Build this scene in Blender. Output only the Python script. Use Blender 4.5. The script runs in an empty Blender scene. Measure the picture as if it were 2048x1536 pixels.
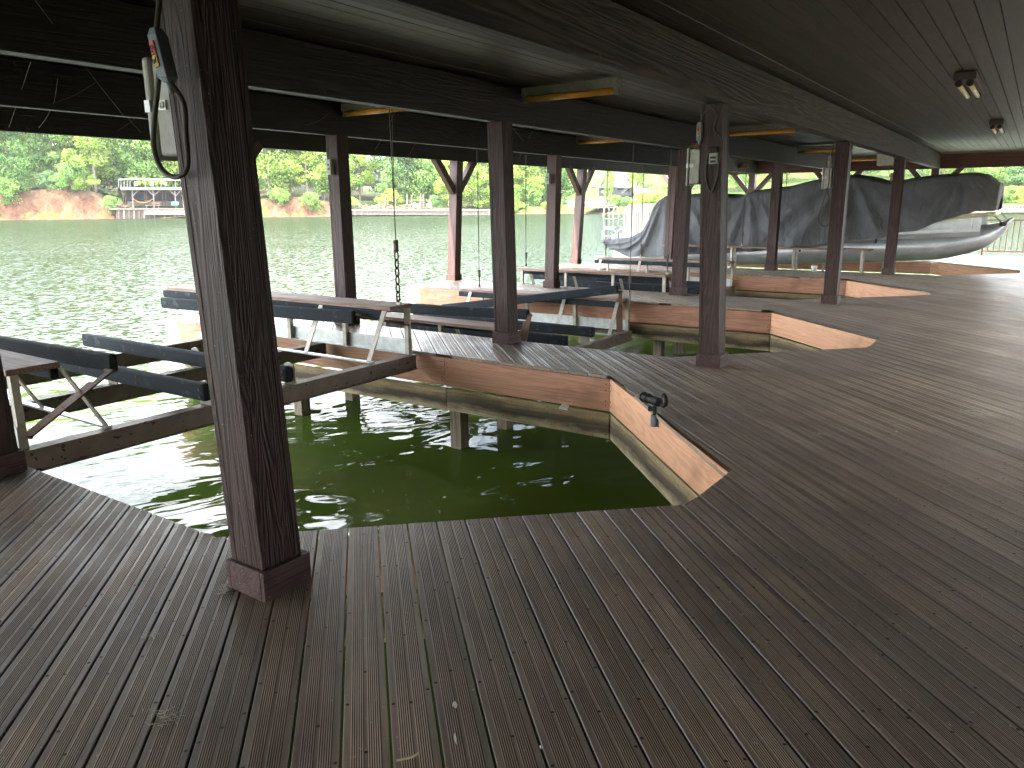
import bpy, bmesh, math, random
from mathutils import Vector, Matrix, noise
R_ = math.radians
rnd = random.Random(7)
scene = bpy.context.scene
COL = scene.collection

# ------------------------------------------------------------------ camera
CAM = Vector((-1.7384, -2.377, 1.55)); YAW, PITCH, ROLL, FPX = 0.5950, 0.2318, -0.0086, 1524.13
_F = Vector((math.cos(YAW)*math.cos(PITCH), math.sin(YAW)*math.cos(PITCH), -math.sin(PITCH)))
_R0 = Vector((math.sin(YAW), -math.cos(YAW), 0)); _U0 = _R0.cross(_F)
_R = _R0*math.cos(ROLL) + _U0*math.sin(ROLL); _U = -_R0*math.sin(ROLL) + _U0*math.cos(ROLL)
cd = bpy.data.cameras.new('camera'); cam = bpy.data.objects.new('camera', cd); COL.objects.link(cam)
cd.sensor_width = 36; cd.lens = 36*FPX/2048; cd.clip_start = 0.05; cd.clip_end = 3000
cam.matrix_world = Matrix(((_R.x, _U.x, -_F.x, CAM.x), (_R.y, _U.y, -_F.y, CAM.y), (_R.z, _U.z, -_F.z, CAM.z), (0, 0, 0, 1)))
scene.camera = cam

# ------------------------------------------------------------------ light
SUN_DIR = Vector((-0.52, 0.10, 0.84)).normalized()      # towards the sun: high, from behind the camera's left
SUN_EL = math.asin(SUN_DIR.z)
w = bpy.data.worlds.new("World"); scene.world = w; w.use_nodes = True
nt = w.node_tree; nt.nodes.clear()
out = nt.nodes.new('ShaderNodeOutputWorld'); bg = nt.nodes.new('ShaderNodeBackground')
sky = nt.nodes.new('ShaderNodeTexSky'); sky.sky_type = 'NISHITA'; sky.sun_disc = False
sky.sun_elevation = SUN_EL; sky.sun_rotation = math.atan2(SUN_DIR.x, SUN_DIR.y)
sky.air_density = 1.0; sky.dust_density = 1.5
tc = nt.nodes.new('ShaderNodeTexCoord'); nz = nt.nodes.new('ShaderNodeTexNoise')
nz.inputs['Scale'].default_value = 3.2; nz.inputs['Detail'].default_value = 6; nz.inputs['Roughness'].default_value = .6
mp = nt.nodes.new('ShaderNodeMapping'); mp.inputs['Scale'].default_value = (1, 1, 2.2)
cr = nt.nodes.new('ShaderNodeValToRGB'); cr.color_ramp.elements[0].position = .37; cr.color_ramp.elements[1].position = .57
mx = nt.nodes.new('ShaderNodeMixRGB'); mx.inputs['Color2'].default_value = (14, 14.3, 14.6, 1)
nt.links.new(tc.outputs['Generated'], mp.inputs['Vector']); nt.links.new(mp.outputs[0], nz.inputs['Vector'])
nt.links.new(nz.outputs['Fac'], cr.inputs['Fac']); nt.links.new(cr.outputs['Color'], mx.inputs['Fac'])
nt.links.new(sky.outputs[0], mx.inputs['Color1']); nt.links.new(mx.outputs[0], bg.inputs['Color'])
bg.inputs['Strength'].default_value = 0.15
nt.links.new(bg.outputs[0], out.inputs['Surface'])
sl = bpy.data.lights.new('sun', 'SUN'); sl.energy = 4.0; sl.angle = R_(0.53); sl.color = (1, .95, .86)
so = bpy.data.objects.new('sun', sl); COL.objects.link(so)
so.rotation_euler = SUN_DIR.to_track_quat('Z', 'Y').to_euler()
scene.view_settings.view_transform = 'Standard'; scene.view_settings.look = 'None'
scene.view_settings.gamma = 1; scene.view_settings.exposure = 3.0
scene.cycles.max_bounces = 10; scene.cycles.diffuse_bounces = 5; scene.cycles.glossy_bounces = 5
scene.cycles.transmission_bounces = 4; scene.cycles.sample_clamp_indirect = 6
scene.cycles.use_denoising = True

# ------------------------------------------------------------------ helpers
def at(u, v, d):                       # point seen at photo pixel (u, v), d metres away over the ground
    k = _F + _R*((u-1024)/FPX) - _U*((v-768)/FPX)
    return CAM + k*(d/math.hypot(k.x, k.y))

class MB:
    def __init__(s): s.v = []; s.f = []; s.c = []
    def add(s, vs, fs, col=None):
        b = len(s.v); s.v += [tuple(x) for x in vs]; s.f += [tuple(i+b for i in f) for f in fs]
        s.c += [col]*len(fs)
    def box(s, a, b, col=None):
        (x0, y0, z0), (x1, y1, z1) = a, b
        s.add([(x0,y0,z0),(x1,y0,z0),(x1,y1,z0),(x0,y1,z0),(x0,y0,z1),(x1,y0,z1),(x1,y1,z1),(x0,y1,z1)],
              [(3,2,1,0),(4,5,6,7),(0,1,5,4),(1,2,6,5),(2,3,7,6),(3,0,4,7)], col)
    def bar(s, p, q, wd, h, up=(0,0,1), col=None):     # box along p->q, width wd sideways, height h along 'up'
        p, q = Vector(p), Vector(q); d = (q-p).normalized(); up = Vector(up)
        sd = d.cross(up)
        if sd.length < 1e-4: up = Vector((1,0,0)); sd = d.cross(up)
        sd.normalize(); up = sd.cross(d).normalized()
        vs = [c + sd*(wd/2*i) + up*(h/2*j) for c in (p, q) for i, j in ((-1,-1),(1,-1),(1,1),(-1,1))]
        s.add(vs, [(0,1,2,3),(7,6,5,4),(0,4,5,1),(1,5,6,2),(2,6,7,3),(3,7,4,0)], col)
    def tube(s, pts, r, n=8, cap=True, col=None):
        pts = [Vector(p) for p in pts]; rs = r if isinstance(r, (list, tuple)) else [r]*len(pts)
        rings = []; prev = None
        for i, p in enumerate(pts):
            d = (pts[min(i+1, len(pts)-1)] - pts[max(i-1, 0)]).normalized()
            a = prev if prev else (Vector((0,0,1)) if abs(d.z) < .9 else Vector((1,0,0)))
            a = (a - d*a.dot(d)).normalized(); prev = a; b = d.cross(a)
            rings.append([p + (a*math.cos(2*math.pi*k/n) + b*math.sin(2*math.pi*k/n))*rs[i] for k in range(n)])
        vs = [x for rg in rings for x in rg]
        fs = [(i*n+k, i*n+(k+1) % n, (i+1)*n+(k+1) % n, (i+1)*n+k) for i in range(len(pts)-1) for k in range(n)]
        if cap: fs += [tuple(range(n-1, -1, -1)), tuple((len(pts)-1)*n+k for k in range(n))]
        s.add(vs, fs, col)
    def torus(s, c, ax, R, r, n=14, m=6, arc=(0, 2*math.pi), col=None, sq=1.0):
        c = Vector(c); ax = Vector(ax).normalized(); a = ax.orthogonal().normalized(); b = ax.cross(a)
        full = abs(arc[1]-arc[0]-2*math.pi) < 1e-6
        pts = [c + (a*math.cos(t)*sq + b*math.sin(t))*R for t in (arc[0]+(arc[1]-arc[0])*i/n for i in range(n+1))]
        s.tube(pts, r, m, not full, col)
    def prism(s, poly, z0, z1, col=None):
        n = len(poly)
        s.add([(x, y, z0) for x, y in poly] + [(x, y, z1) for x, y in poly],
              [tuple(range(n-1, -1, -1)), tuple(range(n, 2*n))] + [(i, (i+1) % n, n+(i+1) % n, n+i) for i in range(n)], col)
    def grid(s, rows, col=None, close=False):
        m = len(rows[0]); vs = [p for r in rows for p in r]
        s.add(vs, [(i*m+k, i*m+(k+1) % m, (i+1)*m+(k+1) % m, (i+1)*m+k) for i in range(len(rows)-1) for k in range(m if close else m-1)], col)
    def build(s, name, mat, parent=None, smooth=False, bevel=0, shear=None):
        vs = [Vector(v) for v in s.v]
        lo = [min(v[i] for v in vs) for i in range(3)]; hi = [max(v[i] for v in vs) for i in range(3)]
        o = Vector(((lo[0]+hi[0])/2, (lo[1]+hi[1])/2, lo[2]))
        me = bpy.data.meshes.new(name); me.from_pydata([v-o for v in vs], [], s.f); me.validate()
        bmh = bmesh.new(); bmh.from_mesh(me)
        if len(s.f) < 3000: bmesh.ops.recalc_face_normals(bmh, faces=bmh.faces)
        bmh.to_mesh(me); bmh.free()
        if any(c is not None for c in s.c) and len(me.polygons) == len(s.f):
            at_ = me.color_attributes.new('tone', 'FLOAT_COLOR', 'CORNER')
            i = 0
            for p, c in zip(me.polygons, s.c):
                c = c if c is not None else (1, 1, 1)
                for _ in p.loop_indices: at_.data[i].color = (c[0], c[1], c[2], 1); i += 1
        me.materials.append(mat)
        if smooth:
            for p in me.polygons: p.use_smooth = True
        ob = bpy.data.objects.new(name, me); COL.objects.link(ob)
        ob.location = o
        if parent is not None:
            ob.parent = parent; pw = parent.location.copy(); pp = parent.parent
            while pp is not None: pw += pp.location; pp = pp.parent
            ob.location = o - pw
        if bevel:
            m = ob.modifiers.new('bevel', 'BEVEL'); m.width = bevel; m.segments = 2; m.limit_method = 'ANGLE'; m.angle_limit = R_(40)
        return ob

def tag(o, label=None, cat=None, group=None, kind=None):
    if label: o['label'] = label
    if cat: o['category'] = cat
    if group: o['group'] = group
    if kind: o['kind'] = kind
    return o
def thing(name, loc, label, cat, group=None):
    o = bpy.data.objects.new(name, None); COL.objects.link(o); o.location = loc; o.empty_display_size = .2
    return tag(o, label, cat, group)

# ------------------------------------------------------------------ materials
class NT:
    def __init__(s, name):
        s.m = bpy.data.materials.new(name); s.m.use_nodes = True; s.t = s.m.node_tree; s.n = s.t.nodes
        s.p = s.n['Principled BSDF']; s.out = s.n['Material Output']
        s.tc = s.n.new('ShaderNodeTexCoord')
    def L(s, a, b): s.t.links.new(a, b)
    def map(s, scale, rot=(0,0,0), src='Object'):
        m = s.n.new('ShaderNodeMapping'); m.inputs['Scale'].default_value = scale; m.inputs['Rotation'].default_value = rot
        s.L(s.tc.outputs[src], m.inputs['Vector']); return m.outputs[0]
    def noise(s, vec, sc, det=4, ro=.55, dist=0):
        x = s.n.new('ShaderNodeTexNoise'); x.inputs['Scale'].default_value = sc; x.inputs['Detail'].default_value = det
        x.inputs['Roughness'].default_value = ro; x.inputs['Distortion'].default_value = dist; s.L(vec, x.inputs['Vector']); return x.outputs['Fac']
    def wave(s, vec, sc, dist, det=2, dsc=1, ax='X'):
        x = s.n.new('ShaderNodeTexWave'); x.bands_direction = ax; x.inputs['Scale'].default_value = sc; x.inputs['Distortion'].default_value = dist
        x.inputs['Detail'].default_value = det; x.inputs['Detail Scale'].default_value = dsc; s.L(vec, x.inputs['Vector']); return x.outputs['Fac']
    def ramp(s, fac, stops):
        x = s.n.new('ShaderNodeValToRGB'); e = x.color_ramp.elements
        while len(e) < len(stops): e.new(.5)
        for i, (p, c) in enumerate(stops): e[i].position = p; e[i].color = (*c, 1) if len(c) == 3 else c
        s.L(fac, x.inputs['Fac']); return x.outputs['Color']
    def mix(s, a, b, fac, mode='MIX'):
        x = s.n.new('ShaderNodeMixRGB'); x.blend_type = mode
        for sock, val in ((x.inputs['Color1'], a), (x.inputs['Color2'], b), (x.inputs['Fac'], fac)):
            if isinstance(val, (int, float)): sock.default_value = val
            elif isinstance(val, tuple): sock.default_value = (*val, 1)
            else: s.L(val, sock)
        return x.outputs[0]
    def math(s, op, a, b=0.0):
        x = s.n.new('ShaderNodeMath'); x.operation = op
        for sock, val in ((x.inputs[0], a), (x.inputs[1], b)):
            if isinstance(val, (int, float)): sock.default_value = val
            else: s.L(val, sock)
        return x.outputs[0]
    def attr(s, name='tone'):
        x = s.n.new('ShaderNodeAttribute'); x.attribute_name = name; return x.outputs['Color']
    def objrand(s):
        return s.n.new('ShaderNodeObjectInfo').outputs['Random']
    def bump(s, h, st=.4, dist=.01):
        x = s.n.new('ShaderNodeBump'); x.inputs['Strength'].default_value = st; x.inputs['Distance'].default_value = dist
        s.L(h, x.inputs['Height']); s.L(x.outputs[0], s.p.inputs['Normal']); return x
    def fin(s, col, rough=.6, spec=.5, metal=0):
        if isinstance(col, tuple): s.p.inputs['Base Color'].default_value = (*col, 1)
        else: s.L(col, s.p.inputs['Base Color'])
        if isinstance(rough, (int, float)): s.p.inputs['Roughness'].default_value = rough
        else: s.L(rough, s.p.inputs['Roughness'])
        s.p.inputs['Specular IOR Level'].default_value = spec; s.p.inputs['Metallic'].default_value = metal
        return s.m

def plain(name, col, rough=.6, metal=0, var=.25, sc=6, bump=.15, spec=.5):
    m = NT(name); v = m.map((1, 1, 1)); f = m.noise(v, sc, 5, .65)
    c = m.ramp(f, [(.3, tuple(x*(1-var) for x in col)), (.7, tuple(min(1, x*(1+var)) for x in col))])
    if bump: m.bump(m.noise(v, sc*8, 3), bump, .004)
    return m.fin(c, rough, spec, metal)

def wood(name, dark, light, axis='Z', rough=.55, grain=1.0, bump=.5, spots=None, fleck=None, spec=.5, knots=True):
    m = NT(name)
    st = {'X': (.05, 1, 1), 'Y': (1, .05, 1), 'Z': (1, 1, .05)}[axis]
    v = m.map(tuple(grain*a for a in st)); oi = m.objrand()
    add = m.n.new('ShaderNodeVectorMath'); add.operation = 'ADD'; cx = m.n.new('ShaderNodeCombineXYZ')
    r = m.math('MULTIPLY', oi, 37.0)
    for k in range(3): m.L(r, cx.inputs[k])
    m.L(v, add.inputs[0]); m.L(cx.outputs[0], add.inputs[1]); v = add.outputs[0]
    f1 = m.noise(v, 30, 5, .6, .6)
    f2 = m.noise(v, 7, 3, .5, 1.5)
    rings = m.math('FRACT', m.math('MULTIPLY', f2, 11.0))
    rings = m.math('ABSOLUTE', m.math('SUBTRACT', rings, .5))
    g = m.math('ADD', m.math('MULTIPLY', f1, .6), m.math('MULTIPLY', rings, .7))
    c = m.ramp(g, [(.3, dark), (.62, light)])
    big = m.noise(m.map((1.3, 1.3, 1.3)), 1.6, 4, .6)
    c = m.mix(c, tuple(x*.55 for x in dark), m.ramp(big, [(.5, (0,0,0)), (.75, (.6,.6,.6))]))
    if spots:
        sp = m.noise(m.map((1, 1, .35) if axis == 'Z' else (1, 1, 1)), 4.5, 4, .6)
        c = m.mix(c, spots, m.ramp(sp, [(.69, (0,0,0)), (.72, (.7,.7,.7))]))
    if fleck:
        fl = m.noise(m.map((1, 1, 1)), 120, 1, .5)
        c = m.mix(c, fleck, m.ramp(fl, [(.755, (0,0,0)), (.77, (.7,.7,.7))]))
    m.bump(g, bump, .006)
    return m.fin(c, rough, spec)

M = {}
M['post'] = wood('painted_post_wood', (.030, .0165, .014), (.070, .041, .035), 'Z', .55, 1.0, 1.3, spec=.28, spots=(.17, .10, .055), fleck=(.35, .28, .22))
M['post_red'] = wood('painted_post_wood_faded', (.050, .023, .019), (.092, .046, .037), 'Z', .55, 1.0, .6, fleck=(.4, .3, .24))
M['trim'] = wood('painted_trim_wood', (.055, .031, .027), (.11, .068, .060), 'X', .6, 1.0, .6, spec=.25, fleck=(.4, .32, .25))
M['beam'] = wood('dark_beam_wood', (.006, .0055, .0055), (.018, .016, .014), 'X', .6, .6, .9, spots=(.10, .075, .045), fleck=(.25, .2, .15))
M['beamfront'] = wood('front_beam_wood', (.005, .004, .003), (.046, .038, .021), 'X', .65, .5, 1.2, spots=(.16, .11, .05), fleck=(.3, .24, .16))
M['endbeam'] = wood('red_end_beam_wood', (.055, .018, .012), (.11, .04, .025), 'Y', .6, .6, .6, fleck=(.5, .28, .16))
M['redwood'] = wood('redwood_fascia', (.40, .185, .108), (.54, .285, .178), 'X', .65, .7, .22, fleck=(.55, .42, .33))
M['redwood_y'] = wood('redwood_fascia_y', (.27, .125, .08), (.43, .225, .155), 'Y', .65, .7, .35, fleck=(.55, .42, .33))
M['redwood_lit'] = wood('redwood_fascia_lit', (.69, .345, .195), (.82, .455, .27), 'X', .6, .7, .2)  # chamfer boards: same redwood, colour brightened to carry the stronger lake light
M['pile'] = wood('piling_wood', (.10, .085, .055), (.25, .21, .14), 'Z', .7, .8, .6)
M['walk'] = wood('walk_board_wood', (.20, .13, .10), (.34, .24, .185), 'Y', .7, .8, .4)

def weathered(axis):
    m = NT('weathered_board'); v = m.map((.06, 1, 1)); f = m.noise(v, 14, 6, .65, .8)
    sz = m.n.new('ShaderNodeSeparateXYZ'); m.L(m.map((1, 1, 1)), sz.inputs[0])
    lo = m.noise(m.map((.5, 1, 1.2)), 2.2, 5, .65)
    z = m.math('ADD', m.math('MULTIPLY', sz.outputs[2], 4.0), m.math('MULTIPLY', m.math('SUBTRACT', lo, .5), 1.1))
    c = m.ramp(z, [(.02, (.52, .46, .31)), (.16, (.36, .29, .17)), (.34, (.085, .07, .045)), (.55, (.11, .085, .05)), (.78, (.34, .25, .13)), (.95, (.42, .32, .18))])
    c = m.mix(c, m.ramp(f, [(.35, (.45, .42, .38)), (.65, (1.25, 1.25, 1.2))]), 1.0, 'MULTIPLY')
    fl = m.noise(m.map((1, 1, 1)), 45, 3, .6); c = m.mix(c, (.05, .045, .03), m.ramp(fl, [(.60, (0,0,0)), (.68, (.6,.6,.6))]))
    m.bump(f, .4, .006); return m.fin(c, .75)
M['weath'] = weathered('X'); M['weath_y'] = weathered('Y')

def deckmat():
    m = NT('deck_planks')
    v = m.map((1, 1, 1), (0, 0, R_(-45)))
    sv = m.n.new('ShaderNodeMapping'); sv.inputs['Scale'].default_value = (.06, 1, 1); m.L(v, sv.inputs['Vector'])
    g = m.noise(sv.outputs[0], 45, 5, .65, .4)
    tone = m.attr()
    sep = m.n.new('ShaderNodeSeparateColor'); m.L(tone, sep.inputs[0])
    c = m.ramp(g, [(.3, (.135, .095, .068)), (.7, (.30, .222, .162))])
    # worn warm streaks on the walked ridges
    wn = m.noise(v, 1.1, 5, .6, .3); ws = m.noise(sv.outputs[0], 22, 3, .6)
    wear = m.math('MULTIPLY', m.ramp(wn, [(.48, (0,0,0)), (.66, (1,1,1))]), m.ramp(ws, [(.45, (0,0,0)), (.62, (.75,.75,.75))]))
    c = m.mix(c, (.36, .225, .15), wear)
    # ridges between the grooves are worn paler
    rdg = m.math('MULTIPLY', sep.outputs[2], m.ramp(m.noise(v, 1.7, 5, .65), [(.30, (.35,.35,.35)), (.62, (.95,.95,.95))]))
    c = m.mix(c, (.80, .61, .44), rdg)
    # grey weathering
    gn = m.noise(v, .6, 4, .6)
    c = m.mix(c, (.33, .285, .235), m.ramp(gn, [(.45, (0,0,0)), (.7, (.4,.4,.4))]))
    # dust and dried litter
    dn = m.noise(v, 2.3, 8, .75)
    c = m.mix(c, (.42, .38, .29), m.ramp(dn, [(.63, (0,0,0)), (.72, (.55,.55,.55))]))
    # each plank its own tone (R), groove floors hold dirt (G)
    c = m.mix(c, sep.outputs[0], 1.0, 'MULTIPLY')
    c = m.mix((.04, .028, .022), c, sep.outputs[1])
    fl = m.noise(v, 55, 1, .5)
    c = m.mix(c, (.45, .42, .36), m.ramp(fl, [(.765, (0,0,0)), (.775, (.9,.9,.9))]))
    m.bump(g, .25, .003)
    rg = m.ramp(m.noise(v, 3, 4), [(.3, (.36,.36,.36)), (.7, (.52,.52,.52))])
    return m.fin(c, rg, .5)
M['deck'] = deckmat()

def ceilmat():
    m = NT('ceiling_boards'); v = m.map((.08, 1, 1))
    g = m.noise(v, 20, 6, .65, 1.0)
    tone = m.attr()
    c = m.ramp(g, [(.3, (.026, .022, .018)), (.7, (.070, .062, .050))])
    c = m.mix(c, tone, 1.0, 'MULTIPLY')
    ck = m.noise(m.map((9, 1.4, 1)), 3, 2, .5, .4)
    c = m.mix(c, (.015, .012, .010), m.ramp(ck, [(.655, (0,0,0)), (.675, (.85,.85,.85))]))
    m.bump(g, .35, .004); return m.fin(c, .5)
M['ceil'] = ceilmat()

WATER_O = (320.0, 300.0)      # the water mesh's own origin
def watermat():
    m = NT('lake_water'); v = m.map((1, 1, 1), (0, 0, R_(33)))
    sv = m.n.new('ShaderNodeMapping'); sv.inputs['Scale'].default_value = (.55, 1, 1); m.L(v, sv.inputs['Vector'])
    a = m.noise(sv.outputs[0], 1.1, 2, .5, .6); b = m.noise(sv.outputs[0], 3.2, 2, .5, .8); c_ = m.noise(sv.outputs[0], .25, 2)
    sx = m.n.new('ShaderNodeSeparateXYZ'); m.L(m.map((1, 1, 1)), sx.inputs[0])
    def rng(sock, lo, hi):
        x = m.n.new('ShaderNodeMapRange'); x.inputs['From Min'].default_value = lo; x.inputs['From Max'].default_value = hi; m.L(sock, x.inputs['Value']); return x.outputs[0]
    openw = m.math('MAXIMUM', rng(sx.outputs[1], 3.5 - WATER_O[1], 11 - WATER_O[1]), rng(sx.outputs[0], 23 - WATER_O[0], 32 - WATER_O[0]))
    amp = m.math('ADD', .55, m.math('MULTIPLY', openw, 1.15))
    h = m.math('ADD', m.math('MULTIPLY', a, 1.0), m.math('MULTIPLY', b, m.math('ADD', .12, m.math('MULTIPLY', openw, .32))))
    calm = m.math('ADD', m.math('MULTIPLY', c_, .7), .35)
    h = m.math('MULTIPLY', m.math('MULTIPLY', h, calm), amp)
    bp = m.bump(h, 1.0, .16)
    nn = m.n.new('ShaderNodeTexNoise'); nn.inputs['Scale'].default_value = 8.5; nn.inputs['Detail'].default_value = 2; nn.inputs['Roughness'].default_value = .6; m.L(sv.outputs[0], nn.inputs['Vector'])
    vm = m.n.new('ShaderNodeVectorMath'); vm.operation = 'SUBTRACT'; vm.inputs[1].default_value = (.5, .5, .5); m.L(nn.outputs['Color'], vm.inputs[0])
    v2 = m.n.new('ShaderNodeVectorMath'); v2.operation = 'MULTIPLY'; v2.inputs[1].default_value = (.78, .78, 0); m.L(vm.outputs[0], v2.inputs[0])
    v3 = m.n.new('ShaderNodeVectorMath'); v3.operation = 'SCALE'; m.L(v2.outputs[0], v3.inputs[0]); m.L(m.math('MULTIPLY', m.math('ADD', calm, .1), 1.3), v3.inputs['Scale'])
    v4 = m.n.new('ShaderNodeVectorMath'); v4.operation = 'ADD'; v4.inputs[1].default_value = (0, 0, 1); m.L(v3.outputs[0], v4.inputs[0])
    v5 = m.n.new('ShaderNodeVectorMath'); v5.operation = 'NORMALIZE'; m.L(v4.outputs[0], v5.inputs[0])
    nm = m.mix(bp.outputs[0], v5.outputs[0], m.math('MULTIPLY', openw, .95)); m.L(nm, m.p.inputs['Normal'])
    col = m.ramp(m.noise(v, .35, 3), [(.3, (.065, .110, .016)), (.7, (.090, .145, .024))])
    col = m.mix(col, (.016, .024, .012), openw)
    # murky body under a weak glossy film
    fr = m.n.new('ShaderNodeFresnel'); fr.inputs['IOR'].default_value = 1.33; m.L(nm, fr.inputs['Normal'])
    fac = m.math('MINIMUM', m.math('MULTIPLY', fr.outputs[0], 1.4), m.math('ADD', .085, m.math('MULTIPLY', openw, .075)))
    df = m.n.new('ShaderNodeBsdfDiffuse'); gl = m.n.new('ShaderNodeBsdfGlossy'); gl.inputs['Roughness'].default_value = .02
    m.L(col, df.inputs['Color']); m.L(nm, gl.inputs['Normal']); ms = m.n.new('ShaderNodeMixShader'); m.L(fac, ms.inputs[0])
    m.L(df.outputs[0], ms.inputs[1]); m.L(gl.outputs[0], ms.inputs[2]); m.L(ms.outputs[0], m.out.inputs['Surface'])
    return m.m
M['water'] = watermat()

M['steel'] = plain('galvanised_steel', (.42, .39, .33), .5, .4, .3, 9, .2)
M['zinc'] = plain('bright_galvanised_sheet', (.55, .57, .56), .42, .6, .2, 12, .1)
def rusty(name, base):
    m = NT(name); v = m.map((1, 1, 1)); f = m.noise(v, 5, 6, .7); d = m.noise(v, 26, 2, .5)
    c = m.ramp(f, [(.35, tuple(x*.7 for x in base)), (.65, base)])
    c = m.mix(c, (.035, .02, .014), m.ramp(d, [(.64, (0,0,0)), (.68, (.95,.95,.95))]))
    m.bump(d, .3, .003); return m.fin(c, .6, .5, .25)
M['rustbeam'] = rusty('rust_spotted_beam', (.22, .18, .145))
M['rust'] = rusty('rusted_bar', (.17, .085, .05))
M['chain'] = rusty('rusty_chain', (.10, .075, .06))
def carpet():
    m = NT('bunk_carpet'); v = m.map((1, 1, 1)); f = m.noise(v, 160, 2, .6); g = m.noise(v, 7, 5, .7)
    c = m.ramp(f, [(.3, (.012, .016, .020)), (.7, (.045, .055, .065))])
    c = m.mix(c, (.14, .15, .15), m.ramp(g, [(.58, (0,0,0)), (.74, (.55,.55,.55))]))
    m.bump(f, .6, .004); return m.fin(c, .9, .2)
M['carpet'] = carpet()
M['greybox'] = plain('grey_enclosure', (.42, .41, .36), .5, 0, .2, 14, .1)
M['blackplastic'] = plain('black_plastic', (.012, .012, .013), .6, 0, .2, 20, .05, .25)
M['bluegrey'] = plain('blue_grey_plastic', (.17, .20, .235), .45, 0, .25, 25, .08)
M['cable'] = plain('dusty_cable', (.065, .055, .042), .6, 0, .3, 30, .05)
M['wire'] = plain('wire_rope', (.06, .055, .045), .5, .5, .3, 30, 0)
M['red'] = plain('red_button', (.55, .09, .06), .4, 0, .1, 20, 0)
M['yellow'] = plain('yellow_button', (.62, .36, .06), .4, 0, .1, 20, 0)
M['black'] = plain('black_mark', (.015, .013, .012), .6, 0, .1, 20, 0)
M['amber'] = plain('amber_tube', (.75, .33, .045), .3, 0, .15, 8, .05)
M['tube'] = plain('dusty_tube', (.80, .66, .42), .25, 0, .2, 10, .05)
M['fixture'] = plain('dirty_white_fixture', (.20, .175, .145), .5, 0, .35, 9, .1)
M['brownfix'] = plain('brown_fixture', (.05, .03, .024), .5, 0, .3, 14, .1)
M['straw'] = plain('dry_straw', (.34, .19, .10), .9, 0, .4, 40, .3)
M['mud'] = plain('mud_nest', (.30, .16, .07), .95, 0, .4, 30, .5)
M['web'] = plain('dusty_web', (.45, .45, .44), .8, 0, .1, 20, 0)
M['white'] = plain('white_plastic', (.78, .77, .74), .45, 0, .06, 12, .05)
def alum():
    m = NT('brushed_aluminium'); v = m.map((1, .1, 1)); f = m.noise(v, 8, 5, .6); g = m.noise(m.map((1, 1, 1)), 2.2, 4)
    c = m.ramp(g, [(.3, (.46, .49, .52)), (.7, (.66, .69, .71))])
    rg = m.ramp(f, [(.3, (.28,.28,.28)), (.7, (.42,.42,.42))]); m.bump(g, .12, .02)
    return m.fin(c, rg, .5, .62)
M['alum'] = alum()
M['gold'] = plain('tan_trim', (.55, .47, .25), .4, .4, .15, 8, .05)
M['cream'] = plain('cream_vinyl', (.70, .66, .57), .5, 0, .06, 8, .05)
def canvas():
    m = NT('grey_canvas'); v = m.map((1, 1, 1)); f = m.noise(v, 3, 5, .6); g = m.noise(v, 300, 2, .5)
    c = m.ramp(f, [(.3, (.105, .112, .12)), (.7, (.145, .154, .164))])
    w1 = m.noise(m.map((1, 1.2, .45), (R_(-38), 0, 0)), 5, 4, .55, .5)
    h = m.math('ADD', m.math('MULTIPLY', w1, 1.0), m.math('MULTIPLY', g, .02))
    m.bump(h, .85, .07); return m.fin(c, .75, .3)
M['canvas'] = canvas()

# ------------------------------------------------------------------ water and far ground
mb = MB()
xs = [-260, -60, -15, 30, 90, 420, 900]; ys = [-300, -60, -10, 20, 90, 420, 900]
mb.grid([[(x, y, -1.05) for x in xs] for y in ys])
tag(mb.build('lake', M['water']), kind='structure')

def interp(tab, x):
    if x <= tab[0][0]: return tab[0][1]
    for (a, p), (b, q) in zip(tab, tab[1:]):
        if x <= b: return p + (q-p)*(x-a)/(b-a)
    return tab[-1][1]
# shore distance, row of the bank's top edge and row of the slope 60 m behind, along the photo's width
SHORE = [(-900, 190), (-200, 215), (220, 205), (600, 196), (900, 196), (1000, 208), (1130, 208), (1180, 196), (1330, 186), (1700, 190), (2100, 178), (2600, 150)]
BANK = [(-900, 395), (-60, 388), (60, 384), (150, 374), (205, 388), (228, 417), (400, 418), (520, 400), (590, 394), (650, 402), (690, 417), (1000, 419), (1020, 417), (1130, 415), (1300, 412), (1500, 402), (1900, 398), (2000, 408), (2100, 408), (2600, 380)]
BACK = [(-900, 350), (0, 352), (230, 366), (420, 366), (520, 368), (690, 384), (900, 398), (1000, 402), (1130, 396), (1200, 388), (1300, 352), (1500, 346), (1900, 350), (2000, 376), (2100, 374), (2600, 350)]
def far_point(u, t):                  # t metres behind the waterline
    d0 = interp(SHORE, u); k = at(u, 430, 1.0); d = d0 + t
    def hz(v, dd): return at(u, v, dd).z
    zb = hz(interp(BANK, u), d0+4); z1 = hz(interp(BACK, u), d0+60)
    if t <= 0: z = -1.6 + .1*t*0
    elif t < 1.5: z = -1.05 + .25*t
    elif t < 4: z = -.675 + (zb+.675)*(t-1.5)/2.5
    elif t < 60: z = zb + (z1-zb)*((t-4)/56)
    else: z = z1 + (t-60)*.10
    p = at(u, 430, d); s = noise.noise(Vector((p.x*.12, p.y*.12, 0)))
    return Vector((p.x, p.y, z + (s*.5 if t > 4 else s*.25 if t > 1 else 0)))
mb = MB()
us = [-900 + 14*i for i in range(251)]; ts = [-4, 0, .8, 1.5, 2.2, 3, 4, 6, 9, 14, 22, 34, 48, 60, 90, 150, 260]
rows = [[far_point(u, t) for u in us] for t in ts]
mb.grid(rows); gcol = []
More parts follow.
